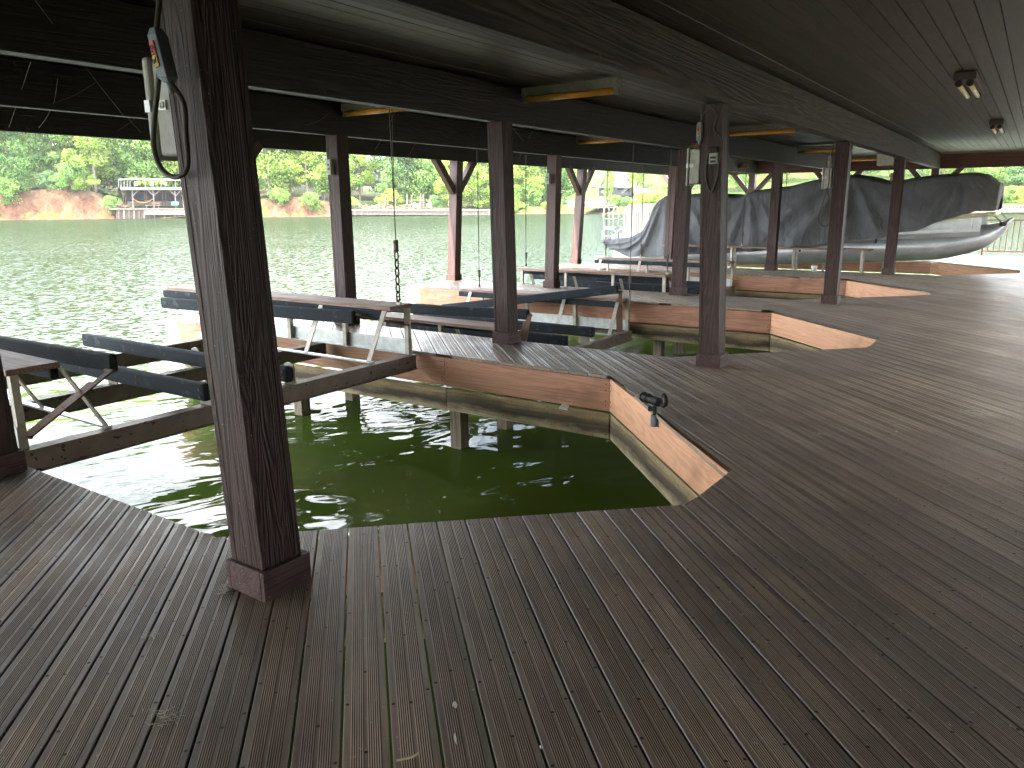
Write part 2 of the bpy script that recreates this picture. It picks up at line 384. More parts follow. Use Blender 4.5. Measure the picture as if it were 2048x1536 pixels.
for t in ts:
    for u in us:
        n = noise.noise(Vector((u*.03, t*.3, 1))); n2 = noise.noise(Vector((u*.09, t*1.3, 8)))
        clay = (.115, .058, .036); sand = (.125, .085, .05); grass = (.06, .085, .02); litter = (.07, .052, .032); lawn = (.06, .098, .016); root = (.06, .04, .025)
        if t < 1.2: c = clay if u < 240 or 520 < u < 680 else sand
        elif t < 2.0: c = (clay if n2 < .1 else grass) if u < 235 or 540 < u < 680 else (litter if n < .1 else grass)
        elif t < 5: c = (root if t > 3.5 else clay if n2 < .25 else sand) if u < 235 or 540 < u < 680 else (litter if n < .1 else grass)
        elif 1000 < u < 1300 or u > 1320: c = lawn if n < .3 else grass
        elif 690 < u < 1000: c = grass if n < .1 else litter
        else: c = litter if n < .1 else grass
        j = 1 + .35*noise.noise(Vector((u*.11, t*.9, 5))); gcol.append(tuple(x*j for x in c))
def groundmat():
    m = NT('bank_earth_and_grass'); f = m.noise(m.map((1, 1, .6)), .9, 10, .8, .6); t = m.attr()
    c = m.mix(t, m.ramp(f, [(.34, (.30, .27, .24)), (.66, (1.6, 1.6, 1.55))]), 1.0, 'MULTIPLY')
    m.bump(f, .8, .6); return m.fin(c, .95, .15)
M['ground'] = groundmat()
fb = tag(mb.build('far_bank', M['ground'], smooth=True), kind='structure')
ga = fb.data.color_attributes.new('tone', 'FLOAT_COLOR', 'POINT')
for i, c in enumerate(gcol): ga.data[i].color = (*c, 1)
# bank beside the walkway, outside the picture on the right, keeps that side shaded
mb = MB()
rows = []
for y, z in ((-6.6, -1.6), (-7.4, -.7), (-9, .6), (-14, 3.2), (-24, 7), (-50, 12)):
    rows.append([(x, y + .5*noise.noise(Vector((x*.2, y, 0))), z + .35*noise.noise(Vector((x*.3, y*.3, 3)))) for x in range(-40, 27, 2)])
mb.grid(rows)
for i in range(len(mb.c)): mb.c[i] = (.09, .085, .05) if i % 3 else (.11, .085, .06)
tag(mb.build('near_bank', M['ground']), kind='structure')

# ------------------------------------------------------------------ deck: grooved planks laid at 45 degrees
SLIPS = [  # each slip's edge, walked from the lake in and back out
 [(.28, 7.8), (.28, .72), (1.9, -1.03), (2.55, -1.05), (4.45, .72), (4.45, 7.8)],
 [(5.56, 7.8), (5.56, .60), (7.2, -1.02), (7.93, -1.02), (9.62, .70), (9.62, 7.8)],
 [(11.03, 7.8), (11.03, .78), (12.85, -1.02), (13.4, -1.02), (15.1, .72), (15.1, 7.85)],
 [(16.73, 7.85), (16.73, -.75), (18.2, -2.2), (19.0, -2.2), (21.2, -.2), (21.2, 7.8)]]
POLY = [(-18, -5.4), (24.3, -5.4), (24.3, 7.8)]
for s in reversed(SLIPS): POLY += list(reversed(s))
POLY += [(-.95, 7.8), (-.95, .7), (-2.7, -1.05), (-18, -1.05)]
S2 = math.sqrt(.5)
def spans(tp):
    out_ = []
    n = len(POLY)
    for i in range(n):
        (x0, y0), (x1, y1) = POLY[i], POLY[(i+1) % n]
        a = (-x0+y0)*S2 - tp; b = (-x1+y1)*S2 - tp
        if (a < 0) != (b < 0):
            k = a/(a-b); x = x0+(x1-x0)*k; y = y0+(y1-y0)*k; out_.append((x+y)*S2)
    out_.sort(); return [(out_[i], out_[i+1]) for i in range(0, len(out_)-1, 2)]
PITCHW = .1437; G = .0068; GD = .0035
prof = [(.0035, -.03, .1, 0), (.0035, -.004, 1, 0), (.0065, 0, 1, 0), (.026, 0, 1, 0)]
def band(x):                            # six grooves with worn ridges between them
    o = []
    for i in range(6):
        a = x + i*G
        o += [(a+.0005, -GD, 0, 0), (a+.0033, -GD, 0, 0), (a+.0038, 0, 1, 1), (a+G, 0, 1, 1)]
    return o
prof += band(.026); prof += [(.0765, 0, 1, 0)]; prof += band(.0765)
prof += [(PITCHW-.0065, 0, 1, 0), (PITCHW-.0035, -.004, 1, 0), (PITCHW-.0035, -.03, .1, 0)]
mb = MB()
k0 = int((-24.3-5.2)*S2/PITCHW) - 2; k1 = int((7.8+18)*S2/PITCHW) + 2
def dp(s, tpp, z): return ((s-tpp)*S2, (s+tpp)*S2, z)
for k in range(k0, k1):
    t0 = k*PITCHW - .4597 + 4*PITCHW
    sp = [(t0+o, z, g, q, spans(t0+o)) for o, z, g, q in prof]
    tone0 = rnd.uniform(.76, 1.2)
    for (ta, za, ga, qa, ia), (tb, zb, gb, qb, ib) in zip(sp, sp[1:]):
        g = min(ga, gb); q_ = qa*qb
        if len(ia) == len(ib): pairs = zip(ia, ib)
        else: pairs = [((max(p[0], q[0]), min(p[1], q[1])),)*2 for p in ia for q in ib if min(p[1], q[1]) - max(p[0], q[0]) > .02]
        for (a0, a1), (b0, b1) in pairs:
            if min(a1, b1) - max(a0, b0) < .01: continue
            mb.add([dp(a0, ta, za), dp(b0, tb, zb), dp(b1, tb, zb), dp(a1, ta, za)], [(0, 1, 2, 3)], (tone0, g, q_))
    # plank ends: one closing face per span
    ia, ib = sp[0][4], sp[-1][4]
    if len(ia) == len(ib):
        for (a0, a1), (b0, b1) in zip(ia, ib):
            ta, tb = sp[0][0], sp[-1][0]
            for a, b in ((a0, b0), (a1, b1)):
                mb.add([dp(a, ta, -.03), dp(b, tb, -.03), dp(b, tb, -.003), dp(a, ta, -.003)], [(0, 1, 2, 3)], (tone0*1.5, 1, 0))
deck = tag(mb.build('deck', M['deck']), 'grey brown grooved plank deck laid diagonally with five fingers', 'deck', kind='structure')
# screw heads in the planks
mb = MB()
for k in range(k0, k1):
    t0 = k*PITCHW - .4597 + 4*PITCHW
    for o in (.015, .0714, .1285):
        for s0, s1 in spans(t0+o):
            s = s0 + .03
            while s < s1:
                x, y, z = dp(s, t0+o, 0)
                if x < 9 and -3.5 < y < 4 and rnd.random() < .75:
                    r = .0062; n = 6
                    mb.add([(x+r*math.cos(a*math.pi/3), y+r*math.sin(a*math.pi/3), .0006) for a in range(6)], [(0,1,2,3,4,5)])
                s += rnd.choice((.57, .57, .40))
mb.build('screw', M['black'], deck)['kind'] = 'stuff'

# fascia boards along the slip edges and finger ends
def fascia(p, q, split=None):
    p, q = Vector((*p, 0)), Vector((*q, 0)); d = (q-p); ln = d.length
    if ln < .05: return
    d.normalize(); nrm = Vector((d.y, -d.x, 0))
    ax = 'y' if abs(d.y) > .9 else 'x' if abs(d.x) > .9 else 'd'
    cuts = [0] + ([split] if split else [ln/2] if ln > 4.5 else []) + [ln]
    for a, b in zip(cuts, cuts[1:]):
        for top, bot, kind in ((-.035, -.34, 0), (-.37, -.615, 1)):
            if kind and rnd.random() < .0: continue
            off = -.018 if not kind else -.030; L_ = b-a-.006; hh = top-bot
            m_ = MB(); m_.box((-L_/2, -.017, -hh/2), (L_/2, .017, hh/2))
            o = m_.build('fascia_board', M['redwood_lit' if ax == 'd' and not kind else 'weath' if kind else 'redwood'], deck, bevel=.003)
            mid = p + d*((a+b)/2) + nrm*off; o.location = mid + Vector((0, 0, bot + rnd.uniform(-.006, .006))) - deck.location
            o.rotation_euler = (0, 0, math.atan2(d.y, d.x))
            if not kind and mid.x < 17:
                for ex in (-L_/2+.035, L_/2-.035):
                    for ez in (.05, .095, .20, .255):
                        n_ = MB(); n_.tube([(ex, -.0165, ez), (ex, -.0195, ez)], .0065, 7); no = n_.build('nail', M['black'], None)
                        sy = no.location.copy(); no.parent = o; no.location = sy
            o['label'] = 'pale yellow black stained lower fascia board' if kind else 'reddish brown upper fascia board'
edges = []
for s in SLIPS:
    for a, b in zip(s, s[1:]): edges.append((b, a))
for a, b in (((-.95, 7.8), (.28, 7.8)), ((4.45, 7.8), (5.56, 7.8)), ((9.62, 7.8), (11.03, 7.8)), ((15.1, 7.85), (16.73, 7.85)), ((21.2, 7.8), (24.3, 7.8))): edges.append((b, a))
for a, b in edges:
    sp_ = None
    if a == (4.45, 7.8): sp_ = 7.8-2.68
    fascia(a, b, sp_)
# pilings
for fx in (.16, 5.36, 10.78, 16.5):
    for y in (2.6, 5.15, 7.45):
        for dx in (-.78, .10):
            m_ = MB(); a = .145; x = fx+dx
            m_.box((x-a/2, y-a/2, -3), (x+a/2, y+a/2, -.62 if dx < 0 else -.62)); m_.build('piling', M['pile'], deck, bevel=.006)
for x, y in ((21.45, 2.5), (21.45, 5.1), (3.62, -.36), (9.75, .4), (0.1, .4), (5.4, .3)):
    m_ = MB(); m_.box((x-.08, y-.08, -3), (x+.08, y+.08, -.62)); m_.build('piling', M['pile'], deck, bevel=.006)

# ------------------------------------------------------------------ boathouse: posts, beams, ceiling
bh = thing('boathouse', (8, 1.5, 0), 'dark brown open timber boathouse roof on rows of square posts', 'boathouse')
def post(x, y, lx=0, ly=0, red=False, brace=None, s=.24, top=2.41):
    t = .024; pm = M['post_red'] if red else M['post']
    def sh(z): return (lx*z/2.41, ly*z/2.41)
    m_ = MB(); a0, b0, a1, b1 = x+t, y+t, x+s-t, y+s-t
    n = 8; rows = []
    for i in range(n+1):
        z = top*i/n + (0 if i else .002); ox, oy = sh(z)
        rows.append([(a0+ox, b0+oy, z), (a1+ox, b0+oy, z), (a1+ox, b1+oy, z), (a0+ox, b1+oy, z)])
    m_.grid(rows, close=True); m_.add(rows[0], [(3, 2, 1, 0)]); m_.add(rows[-1], [(0, 1, 2, 3)])
    po = m_.build('post', pm, bh)
    # corner boards give the post its seam beside each edge
    m_ = MB(); e = .0022
    for cx, cy, sx, sy in ((a0, b0, -1, -1), (a1, b0, 1, -1), (a0, b1, -1, 1), (a1, b1, 1, 1)):
        z1 = top-.004; o0 = sh(.13); o1 = sh(z1); wv = .028
        for dx, dy in ((1, 0),):
            x0, x1 = sorted((cx+sx*e, cx-sx*wv)); y0, y1 = sorted((cy+sy*e, cy-sy*wv))
            vs = [(px+o[0], py+o[1], z) for z, o in ((.13, o0), (z1, o1)) for px, py in ((x0, y0), (x1, y0), (x1, y1), (x0, y1))]
            m_.add(vs, [(3,2,1,0),(4,5,6,7),(0,1,5,4),(1,2,6,5),(2,3,7,6),(3,0,4,7)])
    m_.build('corner_board', pm, po, bevel=.002)
    m_ = MB(); h = .128
    m_.box((x, y, .001), (x+s, y+t-.001, h)); m_.box((x, y+s-t+.001, .001), (x+s, y+s, h))
    m_.box((x, y+t, .001), (x+t-.001, y+s-t, h)); m_.box((x+s-t+.001, y+t, .001), (x+s, y+s-t, h))
    m_.build('base_trim', M['trim'], po, bevel=.003)
    if brace:
        for dx, dy in brace:
            m_ = MB(); cx, cy = (x+s/2+sh(1.8)[0], y+s/2+sh(1.8)[1])
            m_.bar((cx+dx*.07, cy+dy*.07, 1.80), (cx+dx*.66, cy+dy*.66, 2.47), .115, .14)
            m_.build('brace', pm, po, bevel=.004)
    return po
XB = ((-1, 0), (1, 0)); YB = ((0, -1), (0, 1))
post(0.0, 0.0, -.045, .068); post(5.27, -.03, -.05, .075); post(10.78, .03); post(16.5, .04)
post(0.01, 2.53, -.03, .045); post(5.29, 2.41, -.03, .044); post(10.70, 2.51, .02, -.03); post(16.38, 2.52)
post(0.02, 5.02); post(5.30, 5.0); post(10.62, 5.02, .03, -.04, True); post(16.3, 5.03, .03, -.04, True)
post(0.0, 7.5, 0, 0, True, XB); post(5.3, 7.5, .06, -.09, True, XB); post(10.82, 7.54, .06, -.098, True, XB); post(16.0, 7.52, .08, -.12, True, XB)
for y in (-4.9, .03, 2.6, 5.15, 7.52): post(23.15, y, 0, 0, True, YB)
for xx_ in (-5.4, -10.8, -16.2):
    for y in (.0, 2.5, 5.0): post(xx_, y)

def beam(y0, x0=-18, x1=23.12, z0=2.41, z1=2.80, mat='beam'):
    m_ = MB()
    m_.box((x0, y0, z0), (x1, y0+.088, z1)); m_.box((x0, y0+.112, z0+.012), (x1, y0+.2, z1)); m_.box((x0, y0+.09, z0+.05), (x1, y0+.11, z1-.01))
    m_.build('beam', M[mat], bh, bevel=.004)
beam(.03, mat='beamfront')
for y in (2.53, 5.08, 7.50): beam(y)
m_ = MB(); m_.box((23.14, -5.2, 2.41), (23.25, 7.75, 2.80)); m_.box((23.27, -5.2, 2.42), (23.38, 7.75, 2.80)); m_.build('beam', M['endbeam'], bh, bevel=.004)
beam(-5.1)
# ceiling boards, V grooved, run along the building
mb = MB(); y = -5.5; wv = .14
while y < 7.62:
    zj = 2.815 + rnd.uniform(-.002, .002); x = -18.2
    while x < 23.7:
        x1 = min(23.7, x + rnd.choice((3.0, 3.6, 4.2, 4.8))); tn = rnd.uniform(.75, 1.25); tn = (tn, tn, tn)
        pr = [(y, zj+.014), (y+.0012, zj+.012), (y+.0045, zj), (y+wv-.0045, zj), (y+wv-.0012, zj+.012), (y+wv, zj+.014)]
        for (ya, za), (yb, zb) in zip(pr, pr[1:]):
            mb.add([(x+.001, ya, za), (x+.001, yb, zb), (x1-.001, yb, zb), (x1-.001, ya, za)], [(0, 1, 2, 3)], tn)
        x = x1
    y += wv
mb.build('ceiling', M['ceil'], bh)
m_ = MB(); m_.box((-18, -5.32, .002), (4.5, -5.22, 2.80)); m_.build('wall', M['post'], bh)  # unseen wall, added to cut side light on the near right deck
m_ = MB(); m_.box((-18.3, -5.6, 2.84), (23.8, 7.78, 3.0)); m_.build('roof', M['beam'], bh)
for a, b in (((-18.3, 7.78, 2.62), (23.8, 7.82, 3.02)), ((23.8, -5.6, 2.72), (23.84, 7.78, 3.02)), ((-18.34, -5.6, 2.72), (-18.3, 7.78, 3.02)), ((-18.3, -5.64, 2.62), (23.8, -5.6, 3.02))):
    m_ = MB(); m_.box(a, b); m_.build('eave_board', M['endbeam'], bh)

# ------------------------------------------------------------------ boat lifts
def chain_links(m_, x, y, z0, z1, r=.016, col=None):
    n = max(1, int((z1-z0)/.072)); st = (z1-z0)/n
    for i in range(n):
        c = (x, y, z0+st*(i+.5)); ax = (1, 0, 0) if i % 2 else (0, 1, 0)
        A = Vector(c); pts = []
        for k in range(13):
            t = 2*math.pi*k/12; u_, v_ = math.cos(t)*.024, math.sin(t)*.050
            pts.append(A + (Vector((0, u_, v_)) if i % 2 else Vector((u_, 0, v_))))
        m_.tube(pts, .0085, 6, False)
def make_lift(label, x0, x1, zb, H, ys, yend, bunks, guides, arms, cables, fixed=True, plank0=None):
    t = thing('boat_lift', ((x0+x1)/2, ys[0], zb-.15), label, 'boat lift', 'cradle boat lifts hanging in the slips')
    for y in ys:
        m_ = MB(); m_.box((x0, y+.012, zb-.15), (x1, y+.10, zb-.012)); m_.box((x0-.004, y, zb-.011), (x1+.004, y+.115, zb))
        m_.box((x0, y+.002, zb-.165), (x1, y+.112, zb-.152))
        m_.build('cross_beam', M['rustbeam'], t, bevel=.002)
    ya, yb = ys[0], ys[-1]+.1
    for sx, xo in ((1, x0), (-1, x1)):
        y0p = ys[0]+.04 if plank0 is None else plank0
        m_ = MB(); m_.box(tuple((min(xo, xo+sx*.34), y0p, H-.042)), (max(xo, xo+sx*.34), yend, H)); m_.build('walk_board', M['walk'], t, bevel=.004)
        m_ = MB(); m_.box((min(xo+sx*.012, xo+sx*.02), ya+.05, zb+.005), (max(xo+sx*.012, xo+sx*.02), yb, zb+.16))
        m_.box((min(xo+sx*.021, xo+sx*.07), ya+.05, zb+.005), (max(xo+sx*.021, xo+sx*.07), yb, zb+.012))
        m_.build('side_rail', M['zinc'], t)
        m_ = MB(); xi = xo+sx*.62
        m_.bar((xi, ya+.06, zb+.012), (xi, yb, zb+.012), .05, .016); m_.build('tie_bar', M['zinc'], t)
        n = 4
        for i in range(n):
            y = ya+.075 + (yb-ya-.12)*i/(n-1)
            m_ = MB(); m_.bar((xo+sx*.048, y, zb+.001), (xo+sx*.048, y, H-.043), .05, .05, (0, 1, 0)); m_.build('leg', M['steel'], t)
            m_ = MB(); m_.bar((xi, y+.03, zb+.02), (xo+sx*.36, y+.03, H-.045), .012, .06, (0, 1, 0)); m_.build('strut', M['steel'], t)
        if fixed:
            m_ = MB(); m_.box((min(xo+sx*.31, xo+sx*.37), y0p+.1, H-.135), (max(xo+sx*.31, xo+sx*.37), yend+.05, H-.044)); m_.build('side_bunk', M['carpet'], t, bevel=.012)
    for bx, b0, b1, dz in bunks:
        m_ = MB(); m_.box((bx-.038, b0, zb+.03+dz), (bx+.038, b1, zb+.175+dz)); b_ = m_.build('bunk', M['carpet'], t, bevel=.022)
        for y in ys[:2]:
            m_ = MB(); pl = [(-.075, 0), (.075, 0), (.075, .15), (.055, .185), (.02, .2), (-.02, .2), (-.055, .185), (-.075, .15)]
            # upright plate with a rounded head, bolted beside the bunk
            if b0 - .05 <= y+.05 <= b1:
                yy = y+.057
                m_.add([(bx+.040, yy+a, zb+.001+b) for a, b in pl] + [(bx+.052, yy+a, zb+.001+b) for a, b in pl],
                       [tuple(range(7, -1, -1)), tuple(range(8, 16))] + [(i, (i+1) % 8, 8+(i+1) % 8, 8+i) for i in range(8)])
                m_.build('bracket', M['steel'], t)
        for y in (b0+.05, b0+.95):
            for dzz in (.07, .13): m_ = MB(); m_.tube([(bx-.038, y, zb+dz+dzz), (bx-.045, y, zb+dz+dzz)], .012, 8); m_.build('bolt', M['chain'], b_)
    for p, q in guides:
        m_ = MB(); m_.bar(p, q, .062, .135); m_.build('guide_bunk', M['carpet'], t, bevel=.018)
    for p, q in arms:
        m_ = MB(); P, Q = Vector(p), Vector(q); m_.bar(P, Q, .012, .06, (0, 1, 0)); d = (Q-P)
        m_.bar(P+Vector((0, .05, 0)), P+d*.8+Vector((0, .05, 0)), .012, .05, (0, 1, 0)); m_.tube([Q+Vector((0, -.04, 0)), Q+Vector((0, .07, 0))], .014, 8)
        m_.tube([P+Vector((0, -.03, 0)), P+Vector((0, .09, 0))], .014, 8)
        m_.build('hinge_arm', M['rust'], t)
    for x, y, zc, nch in cables:
        m_ = MB(); m_.tube([(x-.012, y, 2.6), (x, y, zc+.10)], .006, 5); m_.tube([(x+.03, y, 2.6), (x+.004, y, zc+.45)], .004, 5); cb = m_.build('lift_cable', M['wire'], t)
        m_ = MB(); m_.box((x-.018, y-.016, zc-.02), (x+.018, y+.016, zc+.10)); m_.tube([(x-.03, y, zc+.08), (x+.03, y, zc+.08)], .010, 6); m_.tube([(x-.03, y, zc-.01), (x+.03, y, zc-.01)], .010, 6)
        if nch: chain_links(m_, x, y, H+.05, zc-.02)
        else: m_.tube([(x, y, H+.03), (x, y, zc)], .011, 6)
        m_.build('chain', M['chain'], cb)
        m_ = MB(); m_.bar((x, y, H-.04), (x, y, H+.045), .05, .012, (1, 0, 0)); m_.torus((x, y, H+.06), (0, 1, 0), .028, .009, 10, 5); m_.build('lifting_eye', M['steel'], t)
    return t

make_lift('nearest empty boat lift, spotted brown beams crossing the front slip above green water', .42, 4.38, -.02, .53, (3.0, 4.40, 5.85), 7.0,
    [(1.80, 2.96, 6.5, .02), (2.66, 3.0, 6.5, .0)],
    [((1.15, 3.08, .445), (1.25, 6.9, .36)), ((3.88, 3.40, .415), (3.9, 6.9, .345))],
    [((.50, 3.05, .06), (1.10, 3.05, .40)), ((4.32, 3.08, .30), (3.90, 3.36, .44))],
    [(4.21, 3.08, 1.10, True), (4.21, 5.9, .86, False), (.60, 5.9, .86, False)])
make_lift('low empty boat lift in the second slip with one black bunk tilted up diagonally', 5.86, 9.53, -.47, .07, (2.87, 4.35, 5.8), 6.1,
    [(7.15, 2.72, 6.2, .10), (7.98, 2.75, 6.2, .10)],
    [((9.12, 2.95, .235), (8.86, 6.3, -.26)), ((6.45, 2.90, .165), (6.5, 6.6, .05))],
    [((9.22, 2.93, -.45), (9.16, 2.93, .20)), ((6.30, 2.88, -.24), (6.44, 2.88, .16))],
    [(9.38, 2.87, .33, False), (9.38, 5.84, .30, False), (6.0, 5.84, .30, False), (6.0, 2.95, .33, False)][:3])
make_lift('raised empty boat lift in the third slip with pale bench like walk boards', 11.15, 15.02, -.26, .29, (2.98, 4.5, 6.05), 6.25,
    [(12.6, 2.9, 6.3, .04), (13.6, 2.9, 6.3, .04)], [((12.05, 3.1, .12), (12.05, 6.4, .06))], [],
    [(11.30, 3.05, .55, False), (11.30, 6.08, .50, False), (14.88, 5.2, .52, False), (14.88, 6.12, .50, False)])
make_lift('boat lift in the far slip carrying the covered pontoon boat', 16.98, 20.9, -.62, .50, (.72, 2.9, 5.2), 5.6,
    [(17.95, .6, 5.6, .02), (19.55, .6, 5.6, .02)], [], [], [(17.12, 3.55, .74, False), (20.75, 3.55, .74, False)], fixed=False, plank0=.62)

# ------------------------------------------------------------------ pontoon boat
def zc(y): return .50 - .062*(y-.2)
boat = thing('pontoon_boat', (18.75, 3, -.25), 'silver pontoon boat under a grey cover, raised on the far lift', 'boat')
for x in (17.95, 19.55):
    m_ = MB(); pts = [(x, 7.35, zc(7.35)), (x, 7.3, zc(7.3))] + [(x, y, zc(y)+.02) for y in (5, 2.5, 1.2, .3, -.55)]; rr = [.24, .32, .32, .32, .32, .32, .32]
    for y, z, r in ((-.8, .61, .308), (-1.05, .665, .288), (-1.3, .73, .262), (-1.45, .785, .232), (-1.58, .85, .185), (-1.70, .93, .135), (-1.80, 1.02, .085), (-1.87, 1.10, .045), (-1.91, 1.15, .02)):
        pts.append((x, y, z)); rr.append(r)
    m_.tube(pts, rr, 28); pt = m_.build('pontoon', M['alum'], boat, smooth=True)
    m_ = MB(); m_.torus((x, -.55, zc(-.55)+.02), (0, 1, -.06), .322, .007, 28, 5); m_.torus((x, 3.2, zc(3.2)+.02), (0, 1, -.06), .322, .006, 28, 5); m_.build('weld_ring', M['alum'], pt, smooth=True)
    m_ = MB(); sx = -1
    m_.bar((x+sx*.315, -.65, .56), (x+sx*.215, -1.45, .82), .05, .02, (0, 0, 1)); m_.build('spray_rail', M['alum'], pt, bevel=.004)
    m_ = MB(); m_.torus((x, -1.86, 1.10), (1, 0, 0), .035, .012, 12, 6); m_.build('bow_eye', M['alum'], pt, smooth=True)
m_ = MB()
for y0, y1 in ((7.35, 4), (4, 1.5), (1.5, -.9)):
    m_.bar((18.75, y0, zc(y0)+.345), (18.75, y1, zc(y1)+.345), 2.5, .05)
m_.build('deck_floor', M['alum'], boat)
m_ = MB(); xs_ = 17.62
ysd = [7.35 - .46*i for i in range(20)]
rows = []
for y in ysd:
    rows.append([(xs_+.03, y, zc(y)+.20), (xs_+.004, y, zc(y)+.30), (xs_, y, zc(y)+.42), (xs_, y, zc(y)+.66)])
m_.grid(rows); rows = [[(19.9+(17.62-a[0]), a[1], a[2]) for a in r] for r in rows]; m_.grid(rows)
m_.build('side_panel', M['alum'], boat)
m_ = MB(); m_.box((17.53, -1.24, zc(-1.2)+.36), (19.97, -1.21, zc(-1.2)+.68)); m_.build('bow_panel', M['alum'], boat)
m_ = MB()
for z in (.60, .66):
    m_.bar((17.50, -.2, zc(-.2)+z-.01), (17.50, -1.62, zc(-1.5)+z+.03), .05, .035)
m_.bar((17.5, -1.62, zc(-1.5)+.66), (20.0, -1.62, zc(-1.5)+.66), .05, .06)
m_.build('bow_trim', M['gold'], boat, bevel=.008)
# stern: cream seat back, rails and boarding ladder
m_ = MB(); rows = []
for x in (17.58, 19.9):
    pf = [(6.98, .60), (6.99, 1.30), (6.93, 1.44), (6.84, 1.52), (6.5, 1.545), (5.7, 1.55)]
    rows.append([(x, y, z) for y, z in pf] + [(x, 5.7, .6)])
m_.grid(rows); n = 7
m_.add(rows[0], [tuple(range(n))]); m_.add(rows[1], [tuple(range(n-1, -1, -1))]); m_.build('seat_back', M['cream'], boat, bevel=.02)
m_ = MB()
for a, b in ((6.94, 6.60), (6.55, 6.22)):
    m_.bar((17.575, a, .72), (17.575, a, 1.30), .03, .012, (0, 1, 0)); m_.bar((17.575, b, .72), (17.575, b, 1.30), .03, .012, (0, 1, 0)); m_.bar((17.575, a, 1.31), (17.575, b, 1.31), .012, .03)
m_.build('panel_frame', M['white'], boat, bevel=.004)
m_ = MB(); xl = 17.9
for xa, ya_ in ((17.75, 7.63), (17.75, 7.34)):
    pts = [(xa, ya_, .45), (xa, ya_+.05, 1.25), (xa, ya_+.02, 1.42), (xa, ya_-.06, 1.47), (xa, ya_-.12, 1.40), (xa, ya_-.14, .62)]
    m_.tube(pts, .017, 8)
for z in (.66, .90, 1.13): m_.tube([(17.75, 7.62, z), (17.75, 7.10, z)], .015, 8)
m_.build('ladder', M['alum'], boat, smooth=True)
m_ = MB()
for yy in (7.42, 6.95):
    m_.tube([(17.6, yy+.2, .55), (17.6, yy+.2, .78), (17.6, yy+.13, .86), (17.6, yy-.13, .86), (17.6, yy-.2, .78), (17.6, yy-.2, .55)], .015, 8)
m_.build('grab_rail', M['alum'], boat, smooth=True)
m_ = MB(); m_.bar((17.5, 7.45, -.02), (17.5, 6.7, .06), .5, .05); m_.box((17.4, 7.5, -.25), (17.55, 7.75, .12)); m_.build('stern_step', M['white'], boat, bevel=.02)
m_ = MB(); m_.tube([(17.55, -1.55, 1.30), (17.8, -1.78, 1.05)], .012, 6); m_.tube([(17.55, -1.5, 1.52), (17.93, -1.86, 1.13)], .006, 5); m_.tube([(17.78, -1.74, 1.06), (17.86, -1.82, 1.05)], .045, 8)
m_.build('bow_strap', M['black'], boat)

TOP = [(7.54, .60), (7.2, .64), (6.75, .70), (6.42, .86), (6.22, 1.2), (6.1, 1.52), (5.95, 1.68), (5.8, 1.76), (4.8, 1.775), (3.85, 1.71), (3.55, 1.83), (2.6, 1.95), (1.95, 2.09), (1.3, 2.155), (.97, 2.10), (.55, 1.98), (.2, 2.02), (-.25, 2.09), (-.7, 2.125), (-1.2, 2.13), (-1.42, 2.06), (-1.6, 1.90)]
TOP = list(reversed(TOP))
HEM = list(reversed([(7.54, .50), (7.32, .30), (6.72, .12), (5.95, .15), (4.8, .26), (3.85, .32), (2.77, .43), (2.27, .49), (1.16, .68), (.64, .72), (.3, .80), (-.35, .97), (-.81, 1.19), (-1.21, 1.30), (-1.6, 1.34)]))
def folds(y, t):                     # pleats that fan out from the support poles down to the hem
    s = 0
    for yp, zk, amp, fr in ((1.35, 1.0, .115, 2.6), (5.7, 1.0, .10, 3.0), (3.6, .7, .06, 3.2), (-.95, 1.1, .09, 5.5)):
        dy = y-yp; w_ = math.exp(-(dy/1.9)**2) if yp != -.95 else math.exp(-(dy/.55)**2)
        a = math.atan2(dy, .25+1.6*t)
        k = .5+.5*math.sin(a*fr*5.2 + 1.3*yp + 2.0*noise.noise(Vector((y*.9, t*1.2, yp))))
        s += amp*w_*min(1, t*2.2)*k**1.7
    s += .022*noise.noise(Vector((y*1.7+t*2.2, t*1.6, 4)))*min(1, t*3)
    s += .012*noise.noise(Vector((y*6+t*7, t*3.0, 9)))*min(1, t*3)
    return s
m_ = MB(); rows = []; NY = 230
for i in range(NY+1):
    y = -1.6 + (7.54+1.6)*i/NY
    zt = interp(TOP, y); zh = interp(HEM, y) + .012*math.sin(y*9) + .02*noise.noise(Vector((y*3, 0, 0)))
    zt += .012*noise.noise(Vector((y*2, 7, 0)))
    if zt - zh < .1: zt = zh+.1
    hgt = zt-zh; r = []
    front = min(1, (y+1.6)/.25); xin = 17.44 + (1-front)*.14
    nt_ = 26
    for k in range(nt_+1):
        t = 1-k/nt_                       # hem -> top edge
        z = zh + (hgt-.11 if hgt > .3 else hgt*.8)*(1-t)
        bulge = .05*math.sin(math.pi*t)*.6 - .02
        r.append((xin - folds(y, t) + (1-t)*.05 - bulge*.3 + .03, y, z))
    ez = zt-.11 if hgt > .3 else zh+hgt*.8
    r += [(xin+.12, y, ez+(zt-ez)*.45), (xin+.24, y, ez+(zt-ez)*.75), (xin+.5, y, zt), (18.75, y, zt+.02), (19.5, y, zt), (19.78, y, ez+(zt-ez)*.75), (19.95, y, ez)]
    r += [(20.03, y, zh+(ez-zh)*.5), (20.06, y, zh)]
    rows.append(r)
m_.grid(rows)
fr = rows[0]; cx = 18.75; n = len(fr); inner = []
prev = fr
for sc, dy in ((.97, -.06), (.80, -.115), (.4, -.13), (.02, -.135)):
    zc_ = 1.62
    cur = [(cx+(p[0]-cx)*sc, p[1]+dy*.5 + .012*math.sin(p[0]*14)*(1-sc), zc_+(p[2]-zc_)*sc) for p in fr]
    m_.grid([prev, cur]); prev = cur
cov = m_.build('boat_cover', M['canvas'], smooth=True)
tag(cov, 'dark grey canvas cover draped in pleats over the pontoon boat', 'boat cover')
m_ = MB()
